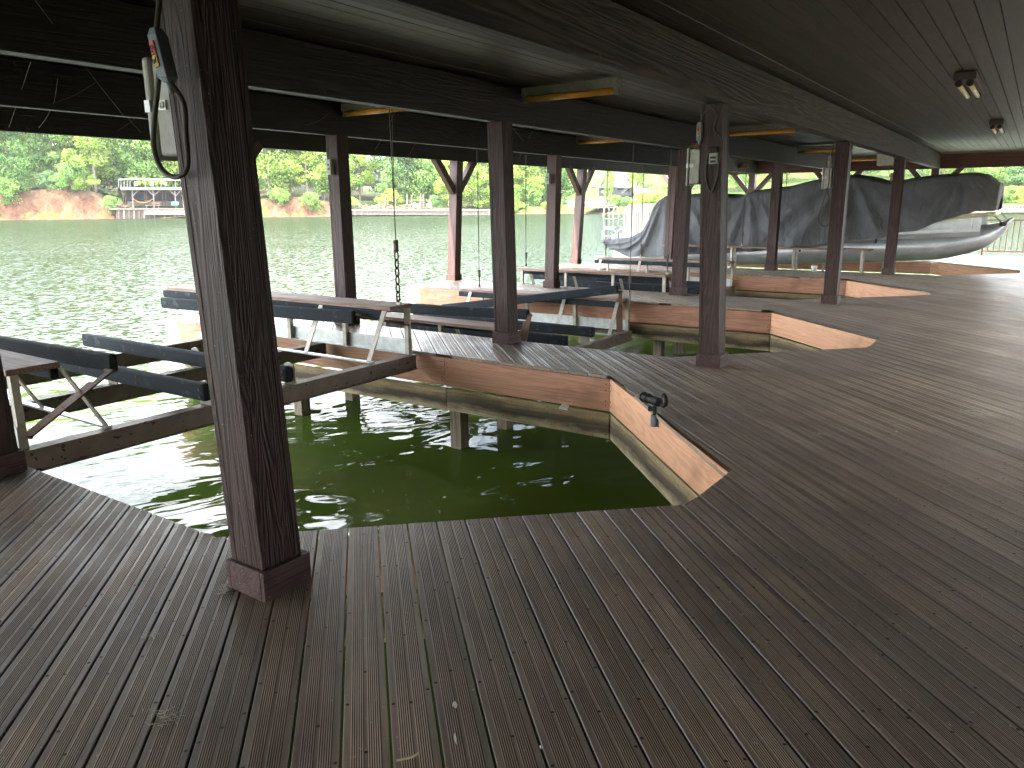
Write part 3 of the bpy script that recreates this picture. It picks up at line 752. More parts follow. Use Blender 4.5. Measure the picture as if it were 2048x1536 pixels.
for y in (2.25, .6): 
    m_.box((17.42, y-.025, interp(HEM, y)-.11), (17.435, y+.025, interp(HEM, y)+.01))
m_.build('buckle', M['black'], cov)

# ------------------------------------------------------------------ electrics on the posts
def lift_box(x, y, z, d, wd, h, label, latch=True):
    t = thing('control_box', (x+.1, y+wd/2, z), label, 'electrical box', 'lift control boxes on the posts')
    m_ = MB(); m_.box((x, y, z), (x+d, y+wd*.80, z+h)); m_.build('box_body', M['greybox'], t, bevel=.012)
    m_ = MB(); m_.box((x-.014, y+wd*.81, z-.014), (x+d+.014, y+wd, z+h+.014)); m_.build('box_lid', M['greybox'], t, bevel=.012)
    m_ = MB(); zz = z+h*.48
    m_.box((x-.007, y+wd*.42, zz), (x-.001, y+wd*.80, zz+.034)); m_.box((x-.022, y+wd*.80, zz-.004), (x-.0145, y+wd*.97, zz+.038)); m_.torus((x-.009, y+wd*.52, zz+.017), (1, 0, 0), .011, .003, 10, 5)
    m_.build('latch', M['zinc'], t)
    return t
lift_box(-.005, .222, 1.735, .17, .195, .335, 'grey latched electrical box on the nearest post beside the hanging switch')
lift_box(5.27, .262, 1.715, .16, .125, .315, 'grey latched electrical box with a straw nest on top, post by the second slip')
lift_box(10.80, .275, 1.745, .16, .13, .295, 'grey latched electrical box on the third post before the covered boat')
m_ = MB(); m_.box((16.55, .27, 2.28), (16.85, .60, 2.52)); tag(m_.build('junction_box', M['greybox'], bevel=.012), 'plain grey box high under the beam at the farthest front post', 'electrical box')
def smoothpts(pts, n=6):
    pts = [Vector(p) for p in pts]; o = []
    for i in range(len(pts)-1):
        p0, p1, p2, p3 = pts[max(i-1, 0)], pts[i], pts[i+1], pts[min(i+2, len(pts)-1)]
        for k in range(n):
            t = k/n
            o.append(.5*((2*p1) + (p2-p0)*t + (2*p0-5*p1+4*p2-p3)*t*t + (3*p1-p0-3*p2+p3)*t**3))
    return o + [pts[-1]]
def pendant(x, y, z, sc, label, cable, tilt=0.0, r=.0095):
    t = thing('hand_switch', (x, y, z), label, 'hand switch', 'lift hand switches hanging on the posts')
    m_ = MB(); W_ = .030*sc
    prf = [(-.105, .55), (-.085, 1), (.075, 1), (.105, .6)]
    vs = []; 
    for h, k in prf: vs += [(x-W_*k*.9, y-W_*k+tilt*-h, z+h*sc), (x+W_*k*.9, y-W_*k+tilt*-h, z+h*sc), (x+W_*k*.9, y+W_*k+tilt*-h, z+h*sc), (x-W_*k*.9, y+W_*k+tilt*-h, z+h*sc)]
    m_.add(vs, [(3,2,1,0),(12,13,14,15)] + [(4*i+k, 4*i+(k+1) % 4, 4*i+4+(k+1) % 4, 4*i+4+k) for i in range(3) for k in range(4)])
    m_.tube([(x, y+.105*tilt, z-.105*sc), (x, y+.14*tilt, z-.145*sc)], [.014*sc, .010*sc], 8)
    m_.build('switch_body', M['bluegrey'], t, bevel=.005)
    xf = x-W_*.9
    for z0, z1, mm in ((.002, .050, 'red'), (-.047, -.001, 'yellow')):
        m_ = MB(); yo = y+.004; 
        m_.bar((xf-.003, yo+tilt*-z0, z+z0*sc), (xf-.003, yo+tilt*-z1, z+z1*sc), .030*sc, .007, (1, 0, 0)); b_ = m_.build('button', M[mm], t, bevel=.002)
        m_ = MB(); zm = (z0+z1)/2; y2 = yo-tilt*zm; xm = xf-.0078
        if mm == 'red':
            m_.torus((xm, y2, z+zm*sc), (1, 0, 0), .007*sc, .0016, 12, 5, sq=1.2); m_.bar((xm, y2, z+(zm-.018)*sc), (xm, y2, z+(zm-.012)*sc), .010*sc, .002, (1, 0, 0))
        else:
            m_.bar((xm, y2-.005*sc, z+(zm+.014)*sc), (xm, y2-.005*sc, z+(zm-.008)*sc), .003*sc, .002, (1, 0, 0)); m_.bar((xm, y2+.006*sc, z+(zm+.006)*sc), (xm, y2+.006*sc, z+(zm-.012)*sc), .003*sc, .002, (1, 0, 0)); m_.bar((xm, y2-.006*sc, z+(zm+.012)*sc), (xm, y2+.007*sc, z+(zm-.010)*sc), .003*sc, .002, (1, 0, 0))
        m_.build('arrow_mark', M['black'], b_)
    m_ = MB(); m_.tube(smoothpts(cable), r, 8); m_.build('cable', M['cable'], t, smooth=True)
    return t
pendant(-.085, .175, 2.055, .86, 'blue grey hand switch with red and yellow buttons on the nearest post',
        [(-.05, .195, 2.405), (-.06, .195, 2.25), (-.085, .192, 2.14), (-.085, .20, 2.05), (-.06, .255, 1.98), (-.055, .315, 1.85), (-.055, .335, 1.76), (-.055, .30, 1.685), (-.05, .225, 1.655), (-.04, .165, 1.69), (-.04, .155, 1.80), (-.05, .135, 1.90), (-.085, .145, 1.965), (-.085, .160, 1.99)], tilt=-.22)
pendant(5.235, .262, 2.175, .8, 'blue grey hand switch hung edge on above the box at the second post',
        [(5.25, .255, 2.26), (5.25, .24, 2.33), (5.25, .17, 2.375), (5.25, .115, 2.30), (5.25, .13, 2.19), (5.25, .075, 2.13), (5.25, .045, 2.03), (5.25, .07, 1.92), (5.25, .085, 1.78), (5.25, .115, 1.665), (5.25, .145, 1.655), (5.25, .185, 1.76), (5.25, .19, 1.89), (5.25, .175, 1.98), (5.25, .12, 2.005)])
pendant(10.72, .30, 2.13, .8, 'black hand switch hanging with a cable loop beside the third post',
        [(10.74, .255, 2.405), (10.73, .28, 2.25), (10.72, .30, 2.13), (10.73, .29, 1.8), (10.73, .36, 1.5), (10.73, .395, 1.30), (10.73, .33, 1.19), (10.74, .24, 1.22), (10.74, .25, 1.5), (10.73, .31, 1.74)], r=.008)
pendant(16.42, .27, 2.04, .8, 'black hand switch hanging below the box at the farthest front post',
        [(16.47, .33, 2.28), (16.43, .33, 2.15), (16.42, .30, 2.05), (16.42, .27, 2.0)], r=.008)
t = thing('outlet', (5.27, .13, 1.9), 'grey outlet box with open flip cover inside the cable loop', 'outlet')
m_ = MB(); m_.box((5.236, .085, 1.89), (5.262, .165, 1.985)); m_.build('outlet_plate', M['greybox'], t, bevel=.004)
m_ = MB(); m_.box((5.228, .10, 1.935), (5.2345, .15, 1.955)); m_.box((5.228, .10, 1.90), (5.2345, .15, 1.92)); m_.build('socket', M['black'], t)
m_ = MB(); m_.bar((5.235, .125, 1.99), (5.19, .125, 2.035), .075, .008, (1, 0, 1)); m_.build('flip_cover', M['cable'], t, bevel=.002)
for x, y, z, l in ((5.255, 5.09, 1.93, 'pale switch plate on the dark post left of the hanging chain'), (10.575, 5.10, 1.90, 'faint square switch plate on the middle post of the third finger')):
    m_ = MB(); m_.box((x, y, z), (x+.062, y+.075, z+.19)); o = m_.build('switch_plate', M['greybox'], bevel=.004); tag(o, l, 'switch plate', 'switch plates on the posts')
    m_ = MB(); m_.box((x-.008, y+.028, z+.11), (x-.001, y+.046, z+.13)); m_.box((x-.008, y+.028, z+.06), (x-.001, y+.046, z+.08)); m_.build('toggle', M['black'], o)
# straw nest on the second box, mud nest under the far beam
def nest(c, rx, ry, rz, n, label, mat, cat='nest'):
    m_ = MB(); c = Vector(c)
    for i in range(n):
        a = rnd.uniform(0, 6.28); r = math.sqrt(rnd.random()); p = c + Vector((rx*r*math.cos(a), ry*r*math.sin(a), rz*rnd.random()*(1.15-r)))
        d = Vector((-math.sin(a)+rnd.gauss(0, .6), math.cos(a)+rnd.gauss(0, .6), rnd.gauss(0, .35))).normalized()*rnd.uniform(.02, .05)
        m_.tube([p-d, p+Vector((0, 0, rnd.uniform(-.004, .01))), p+d], .0018, 3, False)
    tag(m_.build('nest', M[mat]), label, cat, 'old nests')
nest((5.34, .305, 2.035), .075, .06, .05, 220, 'loose orange straw nest on top of the second electrical box', 'straw')
nest((21.5, 5.02, 2.52), .25, .10, .18, 500, 'brown straw nest stuck below the beam beyond the braced post', 'straw')
nest((1.9, 7.42, 2.50), .22, .05, .14, 380, 'flat brown nest clinging to the outer beam at far left', 'mud')
nest((.33, .36, 1.70), .03, .03, .035, 70, 'small brown wasp nest under the nearest electrical box', 'mud')

# ------------------------------------------------------------------ light fittings
def strip(x, y0, y1, label, z=2.79):
    t = thing('light_fixture', (x, (y0+y1)/2, z-.15), label, 'light fixture', 'amber tube lights over the slips')
    m_ = MB(); m_.box((x-.05, y0, z-.085), (x+.05, y1, z)); m_.build('mounting_board', M['fixture'], t, bevel=.004)
    m_ = MB(); m_.tube([(x, y0+.05, z-.118), (x, y1-.05, z-.118)], .032, 12); m_.build('amber_tube', M['amber'], t, smooth=True)
    for y in (y0+.03, y1-.03):
        m_ = MB(); m_.box((x-.03, y-.025, z-.15), (x+.03, y+.025, z-.0855)); m_.build('tube_holder', M['fixture'], t, bevel=.003)
strip(5.75, 1.33, 2.50, 'long amber tube light over the gap before the second front post')
strip(5.5, 3.95, 5.05, 'short visible amber tube light behind the second beam, left of the hanging chain')
strip(11.5, 4.0, 5.04, 'amber tube light peeking below the second beam over the third finger')
strip(11.6, 1.0, 2.2, 'amber tube light just right of the tall front post with cables')
strip(17.3, 1.25, 2.45, 'amber tube light over the boat slip left of the third front post')
strip(22.0, 1.4, 2.4, 'farthest amber tube light by the end beam')
def twin(x0, x1, y, label, mt):
    t = thing('ceiling_light', ((x0+x1)/2, y, 2.62), label, 'light fixture', 'twin tube lights over the walkway')
    m_ = MB(); m_.box((x0, y-.10, 2.73), (x1, y+.10, 2.805)); m_.build('housing', M[mt], t, bevel=.006)
    for dy in (-.05, .05):
        m_ = MB(); m_.tube([(x0+.05, y+dy, 2.69), (x1-.05, y+dy, 2.69)], .024, 12); m_.build('tube', M['tube'], t, smooth=True)
        for x in (x0+.03, x1-.03):
            m_ = MB(); m_.tube([(x-.02, y+dy, 2.695), (x+.02, y+dy, 2.695)], .033, 12); m_.box((x-.018, y+dy-.02, 2.70), (x+.018, y+dy+.02, 2.729)); m_.build('tube_socket', M['black'], t)
twin(7.55, 8.8, -1.60, 'nearer twin tube ceiling light with brown housing over the walkway', 'brownfix')
twin(13.3, 14.55, -1.64, 'farther twin tube ceiling light toward the end of the walkway', 'brownfix')

# ------------------------------------------------------------------ small things
t = thing('rod_holder', (3.46, -.20, -.1), 'black plastic fishing rod holder clamped on the near slip edge', 'rod holder')
nv = Vector((-.68, .73, 0)); tv = Vector((.73, .68, 0)); B = Vector((3.50, -.17, -.03)) + nv*.03
m_ = MB(); m_.tube([B+Vector((0, 0, -.075)), B+Vector((0, 0, .015))], .030, 14); m_.bar(B-nv*.028+Vector((0, 0, -.03)), B-nv*.02+Vector((0, 0, -.03)), .06, .1); m_.build('base', M['bluegrey'], t, bevel=.004)
m_ = MB(); m_.tube([B+Vector((0, 0, .016)), B+Vector((0, 0, .085))], .015, 10); kn = B+Vector((0, 0, .05))+tv*.02
m_.tube([kn, kn+tv*.035+nv*.02], [.012, .022], 8); m_.build('stem', M['blackplastic'], t)
m_ = MB(); C0 = B+Vector((0, 0, .125)); ax = (tv*.90+nv*.25-Vector((0, 0, .02))).normalized()
m_.tube([C0+ax*.15, C0-ax*.055], .034, 16); m_.torus(C0+ax*.15, ax, .034, .006, 16, 6); m_.torus(C0+ax*.085, ax, .035, .005, 16, 6); m_.build('cradle', M['blackplastic'], t, smooth=False)
m_ = MB(); H0_ = C0-ax*.10+Vector((0, 0, .025)); sd = ax.cross(Vector((0, 0, 1))).normalized()
m_.torus(H0_, sd, .042, .015, 16, 8, (.9, 5.6)); m_.tube([C0-ax*.05, C0-ax*.08], [.03, .02], 10); m_.build('hook', M['blackplastic'], t, smooth=True)
m_ = MB(); m_.tube([(16.60, 1.70, .003), (16.60, 1.70, .012), (16.60, 1.70, .13), (16.60, 1.70, .135)], [.05, .055, .068, .07], 18, True); cup = tag(m_.build('cup', M['white'], smooth=False, bevel=.003), 'small white cup standing on the finger before the covered boat', 'cup')
m_ = MB(); m_.box((16.527, 1.685, .05), (16.5285, 1.69, .09)); m_.box((16.527, 1.70, .05), (16.5285, 1.72, .055)); m_.box((16.527, 1.70, .085), (16.5285, 1.72, .09)); m_.build('printed_mark', M['black'], cup)
m_ = MB(); k = _F + _R*((1128-1024)/FPX) - _U*((815-768)/FPX); p = CAM + k*((4.44-CAM.x)/k.x)
m_.add([p+Vector((-.01, -.045, -.02)), p+Vector((-.012, .05, -.015)), p+Vector((.03, .04, .012)), p+Vector((.03, -.04, .008)), p+Vector((-.01, -.04, -.004)), p+Vector((-.012, .046, .001)), p+Vector((.03, .04, .024)), p+Vector((.03, -.036, .02))],
       [(3,2,1,0),(4,5,6,7),(0,1,5,4),(1,2,6,5),(2,3,7,6),(3,0,4,7)]); tag(m_.build('foam_scrap', M['white']), 'scrap of white foam lodged between the boards of the near slip edge', 'scrap')
# droppings, a catkin, a twist of dry grass
def splat(x, y, lx, ly, rot, label):
    m_ = MB(); n = 14; c, s = math.cos(rot), math.sin(rot)
    ring = []
    for i in range(n):
        a = 2*math.pi*i/n; r = 1+.35*noise.noise(Vector((math.cos(a)*2, math.sin(a)*2, x*9)))
        px_, py_ = lx*r*math.cos(a), ly*r*math.sin(a); ring.append((x+px_*c-py_*s, y+px_*s+py_*c))
    m_.add([(a, b, .0015) for a, b in ring]+[(x, y, .004)], [(i, (i+1) % n, n) for i in range(n)]); tag(m_.build('dropping', M['white']), label, 'bird dropping', 'bird droppings on the deck')
PD = at
def on_deck(u, v):
    k = _F + _R*((u-1024)/FPX) - _U*((v-768)/FPX); p = CAM + k*(-CAM.z/k.z); return p.x, p.y
x, y = on_deck(910, 1410); splat(x, y, .017, .007, R_(45), 'white bird dropping, largest one at the bottom of the deck')
x, y = on_deck(911, 1478); splat(x, y, .026, .0035, R_(45), 'thin white dropping streak just below the largest dropping')
x, y = on_deck(1082, 1495); splat(x, y, .010, .004, R_(45), 'small white dropping right of the others near the bottom edge')
x, y = on_deck(1793, 863); splat(x, y, .012, .007, R_(20), 'pale speck of dropping alone on the right side of the walkway')
x, y = on_deck(815, 1520); m_ = MB(); m_.tube(smoothpts([(x-.025, y+.02, .006), (x-.01, y+.006, .007), (x+.012, y-.008, .006), (x+.03, y-.016, .01)]), .0035, 6)
tag(m_.build('catkin', M['tube']), 'yellow catkin lying on the planks at the bottom edge', 'catkin')
def litter(u, v, r, n, label):
    m_ = MB(); cx, cy = on_deck(u, v)
    for i in range(n//2):
        a = rnd.uniform(0, 6.28); q = r*rnd.random(); p = Vector((cx+q*math.cos(a), cy+q*math.sin(a), .003+rnd.random()*.006)); d = Vector((rnd.gauss(0, 1), rnd.gauss(0, 1), rnd.gauss(0, .15))).normalized()*rnd.uniform(.006, .022)
        m_.tube([p-d, p+Vector((rnd.gauss(0, .003), rnd.gauss(0, .003), .002)), p+d], .0006, 3, False)
    tag(m_.build('dry_grass', M['straw2']), label, 'dry grass', 'wisps of dry grass on the deck')
M['straw2'] = plain('pale_dry_grass', (.50, .47, .37), .9, 0, .3, 40, 0)
litter(330, 1440, .055, 120, 'wisp of dry grass left of the bottom centre of the deck')
litter(452, 1180, .05, 110, 'dry grass gathered at the left foot of the nearest post')
litter(300, 1275, .03, 50, 'wisp of dry grass on the deck left of the nearest post')
litter(1960, 830, .14, 170, 'scattered dry grass on the right side of the walkway')
litter(1640, 870, .06, 60, 'dry grass clump in the middle of the walkway')
litter(1320, 828, .05, 50, 'dry grass behind the rod holder')

# spider webs under the beams
def web(strands, label):
    m_ = MB()
    for p, q, sag in strands:
        p, q = Vector(p), Vector(q)
        m_.tube([p.lerp(q, i/8) - Vector((0, 0, sag*math.sin(math.pi*i/8))) for i in range(9)], .0009, 3, False)
    tag(m_.build('spider_web', M['web']), label, 'spider web', 'spider webs under the beams')
def ray_y(u, v, y):
    k = _F + _R*((u-1024)/FPX) - _U*((v-768)/FPX); return CAM + k*((y-CAM.y)/k.y)
web([(ray_y(70, 0, 2.2), ray_y(250, 235, 4.9), .01)], 'single long web strand slanting across the beams at top left')
web([(ray_y(62, 122, 4.0), ray_y(18, 255, 7.2), 0), (ray_y(115, 158, 4.6), ray_y(108, 205, 5.0), .01), (ray_y(108, 205, 5.0), ray_y(78, 255, 7.3), .02), (ray_y(190, 165, 5), ray_y(110, 205, 5), .02), (ray_y(280, 228, 7.3), ray_y(235, 262, 7.4), .01), (ray_y(240, 215, 6), ray_y(282, 265, 7.4), .01)], 'thin tangle of web strands under the left beams')
web([(ray_y(1065, 262, 4.6), ray_y(1030, 330, 7.2), .03), (ray_y(1025, 255, 4.2), ray_y(1065, 300, 6), .02), (ray_y(790, 225, 4), ray_y(750, 300, 7.3), .02), (ray_y(660, 225, 5), ray_y(610, 250, 5.0), .03), (ray_y(840, 270, 5.5), ray_y(815, 315, 7.2), .01)], 'web strands hanging around the middle posts')

# ------------------------------------------------------------------ red railing at the walkway's end
M['redrail'] = plain('red_painted_rail', (.42, .13, .08), .5, 0, .25, 14, .1)
t = thing('railing', (24.15, -3.2, 0), 'thin red metal railing on the deck end beyond the bow', 'railing')
m_ = MB(); m_.bar((24.15, -1.15, 1.0), (24.15, -5.1, 1.0), .04, .035); m_.bar((24.15, -1.15, .13), (24.15, -5.1, .13), .03, .03); m_.build('rail', M['redrail'], t)
for i in range(3):
    m_ = MB(); y = -1.17-1.95*i; m_.bar((24.15, y, .002), (24.15, y, .98), .04, .04, (1, 0, 0)); m_.build('rail_post', M['redrail'], t)
for i in range(27):
    y = -1.30-.14*i
    m_ = MB(); m_.bar((24.15, y, .145), (24.15, y, .98), .018, .018, (1, 0, 0)); m_.build('baluster', M['redrail'], t)

# ================================================================== the far shore
def leafmat(name, c0, c1, trans=.45):
    m = NT(name); t = m.attr(); oi = m.objrand()
    c = m.mix(c0, c1, m.ramp(oi, [(0, (0,0,0)), (1, (1,1,1))])); c = m.mix(c, t, 1.0, 'MULTIPLY')
    d = m.n.new('ShaderNodeBsdfDiffuse'); tr = m.n.new('ShaderNodeBsdfTranslucent'); mxs = m.n.new('ShaderNodeMixShader')
    c2 = m.mix(c, (1.05, 1.15, .6), 1.0, 'MULTIPLY')
    m.L(c, d.inputs[0]); m.L(c2, tr.inputs[0]); mxs.inputs[0].default_value = trans
    m.L(d.outputs[0], mxs.inputs[1]); m.L(tr.outputs[0], mxs.inputs[2]); m.L(mxs.outputs[0], m.out.inputs['Surface'])
    return m.m
M['leaf'] = leafmat('leaves_mid_green', (.145, .255, .08), (.20, .31, .085))
M['leaf_y'] = leafmat('leaves_yellow_green', (.22, .32, .075), (.29, .36, .08))
M['leaf_d'] = leafmat('leaves_dark_green', (.115, .205, .085), (.14, .23, .09), .4)
M['bark'] = plain('tree_bark', (.16, .13, .10), .9, 0, .35, 3, .4)

def leafquads(m_, c, R, n, size, tone, squash=.75, rg=rnd):
    for i in range(n):
        while True:
            p = Vector((rg.uniform(-1, 1), rg.uniform(-1, 1), rg.uniform(-1, 1)))
            if .15 < p.length < 1: break
        p = p*(p.length**-.35)
        q = c + Vector((p.x*R, p.y*R, p.z*R*squash))
        nrm = (p + Vector((rg.gauss(0, .5), rg.gauss(0, .5), rg.gauss(.35, .5)))).normalized()
        a = nrm.orthogonal().normalized(); a = Matrix.Rotation(rg.uniform(0, 6.28), 3, nrm) @ a; b = nrm.cross(a)
        s = size*rg.uniform(.6, 1.25); k = tone*rg.uniform(.75, 1.25)
        m_.add([q - a*s*.5 - b*s*.25, q + a*s*.15 - b*s*.42, q + a*s*.55 + b*s*.05, q - a*s*.1 + b*s*.4], [(0, 1, 2, 3)], (k, k*rg.uniform(.92, 1.05), k))

def crown(seed, h, wd, nclump, nleaf, size, low=.25, conic=0.0):
    rg = random.Random(seed); m_ = MB()
    for i in range(nclump):
        t = rg.random()**.8; z = h*(low+(1-low)*t*.93)
        prof_ = math.sin(math.pi*min(1, (.16+.84*t)**.9))*.85+.18 if not conic else (1-t)*.9+.12
        a = rg.uniform(0, 6.28); r = wd*.5*prof_*rg.uniform(.25, 1.0)
        R = wd*rg.uniform(.12, .22)*(1 if not conic else .8)
        leafquads(m_, Vector((r*math.cos(a), r*math.sin(a), z)), R, nleaf, size, rg.uniform(.62, 1.30), .7, rg)
    return m_
def trunk(seed, h, r, lean=0.0, limbs=6, wd=8):
    rg = random.Random(seed+99); m_ = MB()
    pts = [Vector((0, 0, -1.2))]; x = y = 0
    for i in range(1, 8):
        x += rg.gauss(lean, .12); y += rg.gauss(0, .12); pts.append(Vector((x, y, h*.88*i/7)))
    m_.tube(pts, [r*(1-.115*i) for i in range(8)], 8)
    for i in range(limbs):
        k = rg.randint(2, 6); a = rg.uniform(0, 6.28); L_ = wd*rg.uniform(.25, .45); p = pts[k]
        e = p + Vector((math.cos(a)*L_, math.sin(a)*L_, L_*rg.uniform(.4, 1.0)))
        m_.tube([p, p.lerp(e, .5)+Vector((0, 0, -.2)), e], [r*.42, r*.28, r*.08], 5)
    return m_
TREEKIT = {}
def treekit(k):
    if k not in TREEKIT:
        seed, h, wd, nc, nl, sz, low, con, lm = {
            'broad': (3, 20, 12, 80, 170, .44, .05, 0, 'leaf'), 'tall': (5, 25, 10, 82, 170, .44, .08, 0, 'leaf'),
            'yellow': (8, 17, 11, 76, 165, .43, .04, 0, 'leaf_y'), 'dark': (11, 21, 11, 80, 170, .44, .05, 0, 'leaf_d'),
            'loose': (14, 22, 11, 56, 140, .43, .16, 0, 'leaf_y'), 'bush': (17, 4.2, 6, 34, 120, .27, .0, 0, 'leaf'),
            'ybush': (19, 3.6, 6, 34, 120, .27, .0, 0, 'leaf_y'), 'dbush': (23, 4.5, 6, 34, 120, .27, 0, 0, 'leaf_d')}[k]
        c = crown(seed, h, wd, nc, nl, sz, low, con).build('crown', M[lm]); t = trunk(seed, h*.9, h*.017, .02, 7, wd).build('trunk', M['bark'])
        TREEKIT[k] = (c.data, c.location.copy(), t.data, t.location.copy(), h, wd)
        bpy.data.objects.remove(c); bpy.data.objects.remove(t)
    return TREEKIT[k]
def plant(kind, u, t, h, label, w_=1.0, dz=0, name='tree', cat='tree', group=None):
    cm, cl, tm, tl, h0, wd = treekit(kind); p = far_point(u, t)
    r = thing(name, (p.x, p.y, p.z+dz), label, cat, group)
    s = h/h0; c = bpy.data.objects.new('crown', cm); k = bpy.data.objects.new('trunk', tm)
    for o, l in ((c, cl), (k, tl)):
        COL.objects.link(o); o.parent = r; o.scale = (s*w_, s*w_, s); o.location = (l.x*s*w_, l.y*s*w_, l.z*s)
    r.rotation_euler[2] = rnd.uniform(0, 6.28)
    return r
TG = 'trees along the far shore'; BG = 'bushes along the far bank'
for a in [
    ('yellow', -60, 8, 22, 'yellow green tree at the far left edge above the red clay bank'),
    ('broad', 28, 7, 20, 'full green tree overhanging the left end of the red clay bank'),
    ('loose', 75, 16, 27, 'loose sunlit yellow green tree high above the red clay bank'),
    ('tall', 120, 10, 25, 'tall mid green tree above the middle of the red clay bank'),
    ('yellow', 160, 14, 22, 'sunny yellow green tree left of the leaning bare trunk'),
    ('loose', 196, 8, 26, 'thin tree with a tall bare trunk just left of the railed upper deck'),
    ('broad', 245, 26, 24, 'green tree above the cottage with the lattice skirt'),
    ('broad', 296, 15, 25, 'large green tree standing over the railed upper deck'),
    ('yellow', 352, 22, 23, 'yellow green tree seen through the loop of the hanging cable'),
    ('tall', 420, 18, 25, 'tall green tree hidden partly by the nearest post'),
    ('yellow', 545, 9, 24, 'yellow green tree just right of the nearest post'),
    ('tall', 584, 16, 27, 'tall green tree above the small red bank'),
    ('loose', 618, 9, 22, 'bright loose tree beside the thin hanging cables'),
    ('broad', 650, 14, 24, 'green tree just left of the dark second row post'),
    ('loose', 722, 30, 22, 'spreading yellow green tree in front of the grey stilt house'),
    ('dark', 800, 26, 25, 'dark green tree behind the old pier stumps'),
    ('broad', 850, 24, 24, 'mid green tree left of the first braced post'),
    ('yellow', 912, 12, 15, 'bright yellow green tree behind the first braced post'),
    ('yellow', 962, 9, 17, 'bushy bright tree between the braced post and the hanging chain post'),
    ('dark', 1003, 25, 22, 'dark tree behind the tall post in the middle'),
    ('yellow', 1046, 13, 17, 'sunlit round tree behind the bright lawn point'),
    ('dark', 1082, 19, 18, 'blue green tree at the back of the bright lawn point'),
    ('broad', 1120, 24, 20, 'green tree beside the second braced post'),
    ('loose', 1216, 13, 10.5, 'light green young tree in front of the dark gabled house', .55),
    ('loose', 1272, 34, 14, 'small pale tree beside the parked cars'),
    ('broad', 1352, 30, 17, 'green tree seen between the two middle posts above the cover'),
    ('broad', 1470, 22, 16, 'green tree behind the braced posts above the boat stern'),
    ('yellow', 1560, 40, 17, 'yellow green tree above the rising part of the boat cover'),
    ('loose', 1630, 44, 18, 'loose pale tree above the boat cover by the third front post'),
    ('yellow', 1720, 46, 18, 'yellow tree in the gap beside the third front post'),
    ('loose', 1800, 50, 19, 'sunny loose tree behind the farthest front post'),
    ('yellow', 1880, 46, 19, 'bright yellow green tree right of the end post'),
    ('loose', 1950, 40, 19, 'pale green tree above the bow of the covered boat'),
    ('broad', 1994, 22, 19, 'tree with a stout grey trunk beside the brick wall'),
    ('dark', 2038, 18, 12, 'dark blue green tree in front of the brick wall'),
    ('broad', 2090, 26, 19, 'green tree at the right edge past the brick wall'),
]: plant(*a, group=TG)
for a in [
    ('bush', 18, 3, 5.5, 'green bush hanging over the left of the red clay bank'), ('bush', 60, 7, 4.5, 'bush on top of the red clay bank'),
    ('dbush', 110, 6, 4.0, 'dark bush along the top of the red clay bank'), ('bush', 150, 4, 5.5, 'bush drooping over the right end of the red clay bank'),
    ('ybush', 176, 5, 4.0, 'light bush between the clay bank and the timber dock'), ('bush', 224, 2.5, 3.8, 'bush beside the left corner of the timber dock'),
    ('bush', 560, 3, 4.0, 'bush above the small red bank right of the nearest post'), ('bush', 625, 2.5, 4.0, 'bush on the shore below the thin cables'),
    ('ybush', 705, 6, 2.6, 'low yellow bush at the left end of the old seawall'), ('ybush', 782, 14, 4.0, 'yellow bush among the old pier stumps'),
    ('dbush', 870, 12, 3.2, 'dark bush behind the old wooden steps'), ('ybush', 985, 6, 5.0, 'bright bush at the right end of the old seawall'),
    ('ybush', 1030, 3, 3.2, 'bright grassy bush on the left of the lawn point'), ('bush', 1050, 9, 6.0, 'round bush in the middle of the lawn point'),
    ('ybush', 1105, 4, 3.0, 'bright grassy bush on the right of the lawn point'), ('bush', 1232, 4.5, 2.6, 'leafy bush over the seawall left of the boat ladder'),
    ('bush', 1252, 5, 2.3, 'leafy bush over the seawall right of the hanging cable'), ('ybush', 1285, 5, 3.0, 'light bush below the plank retaining wall'),
    ('ybush', 1310, 6, 2.8, 'grassy bush at the right end of the retaining wall'), ('bush', 2012, 8, 3.4, 'green bush just right of the covered bow'),
    ('ybush', 2044, 9, 3.0, 'light bush at the right edge below the brick wall'),
]: plant(*a, name='bush', cat='bush', group=BG)

# the wood behind the front trees, read as one mass
mb = MB(); rg = random.Random(41)
def wood_clump(u, t, hh, lm):
    p = far_point(u, t)
    for j in range(9):
        z = hh*(.12+.85*rg.random()); R = rg.uniform(1.4, 2.6)
        leafquads(mb, p + Vector((rg.gauss(0, 2.6), rg.gauss(0, 2.6), z)), R, 72, .60, lm*rg.uniform(.6, 1.3), .75, rg)
for i in range(300):
    u = rg.uniform(-260, 1130); t = rg.uniform(20, 75)
    if 684 < u < 780 and t < 42: continue
    wood_clump(u, t, rg.uniform(16, 27), 1.0)
for i in range(120):
    u = rg.uniform(1330, 2250); t = rg.uniform(52, 110); wood_clump(u, t, rg.uniform(9, 16), 1.25)
for i in range(40):
    u = rg.uniform(-900, -250); t = rg.uniform(10, 60); wood_clump(u, t, rg.uniform(16, 26), 1.0)
for i in range(26):
    u = rg.uniform(2150, 2600); t = rg.uniform(10, 60); wood_clump(u, t, rg.uniform(12, 20), 1.0)
mb.build('wood', M['leaf'])['kind'] = 'stuff'

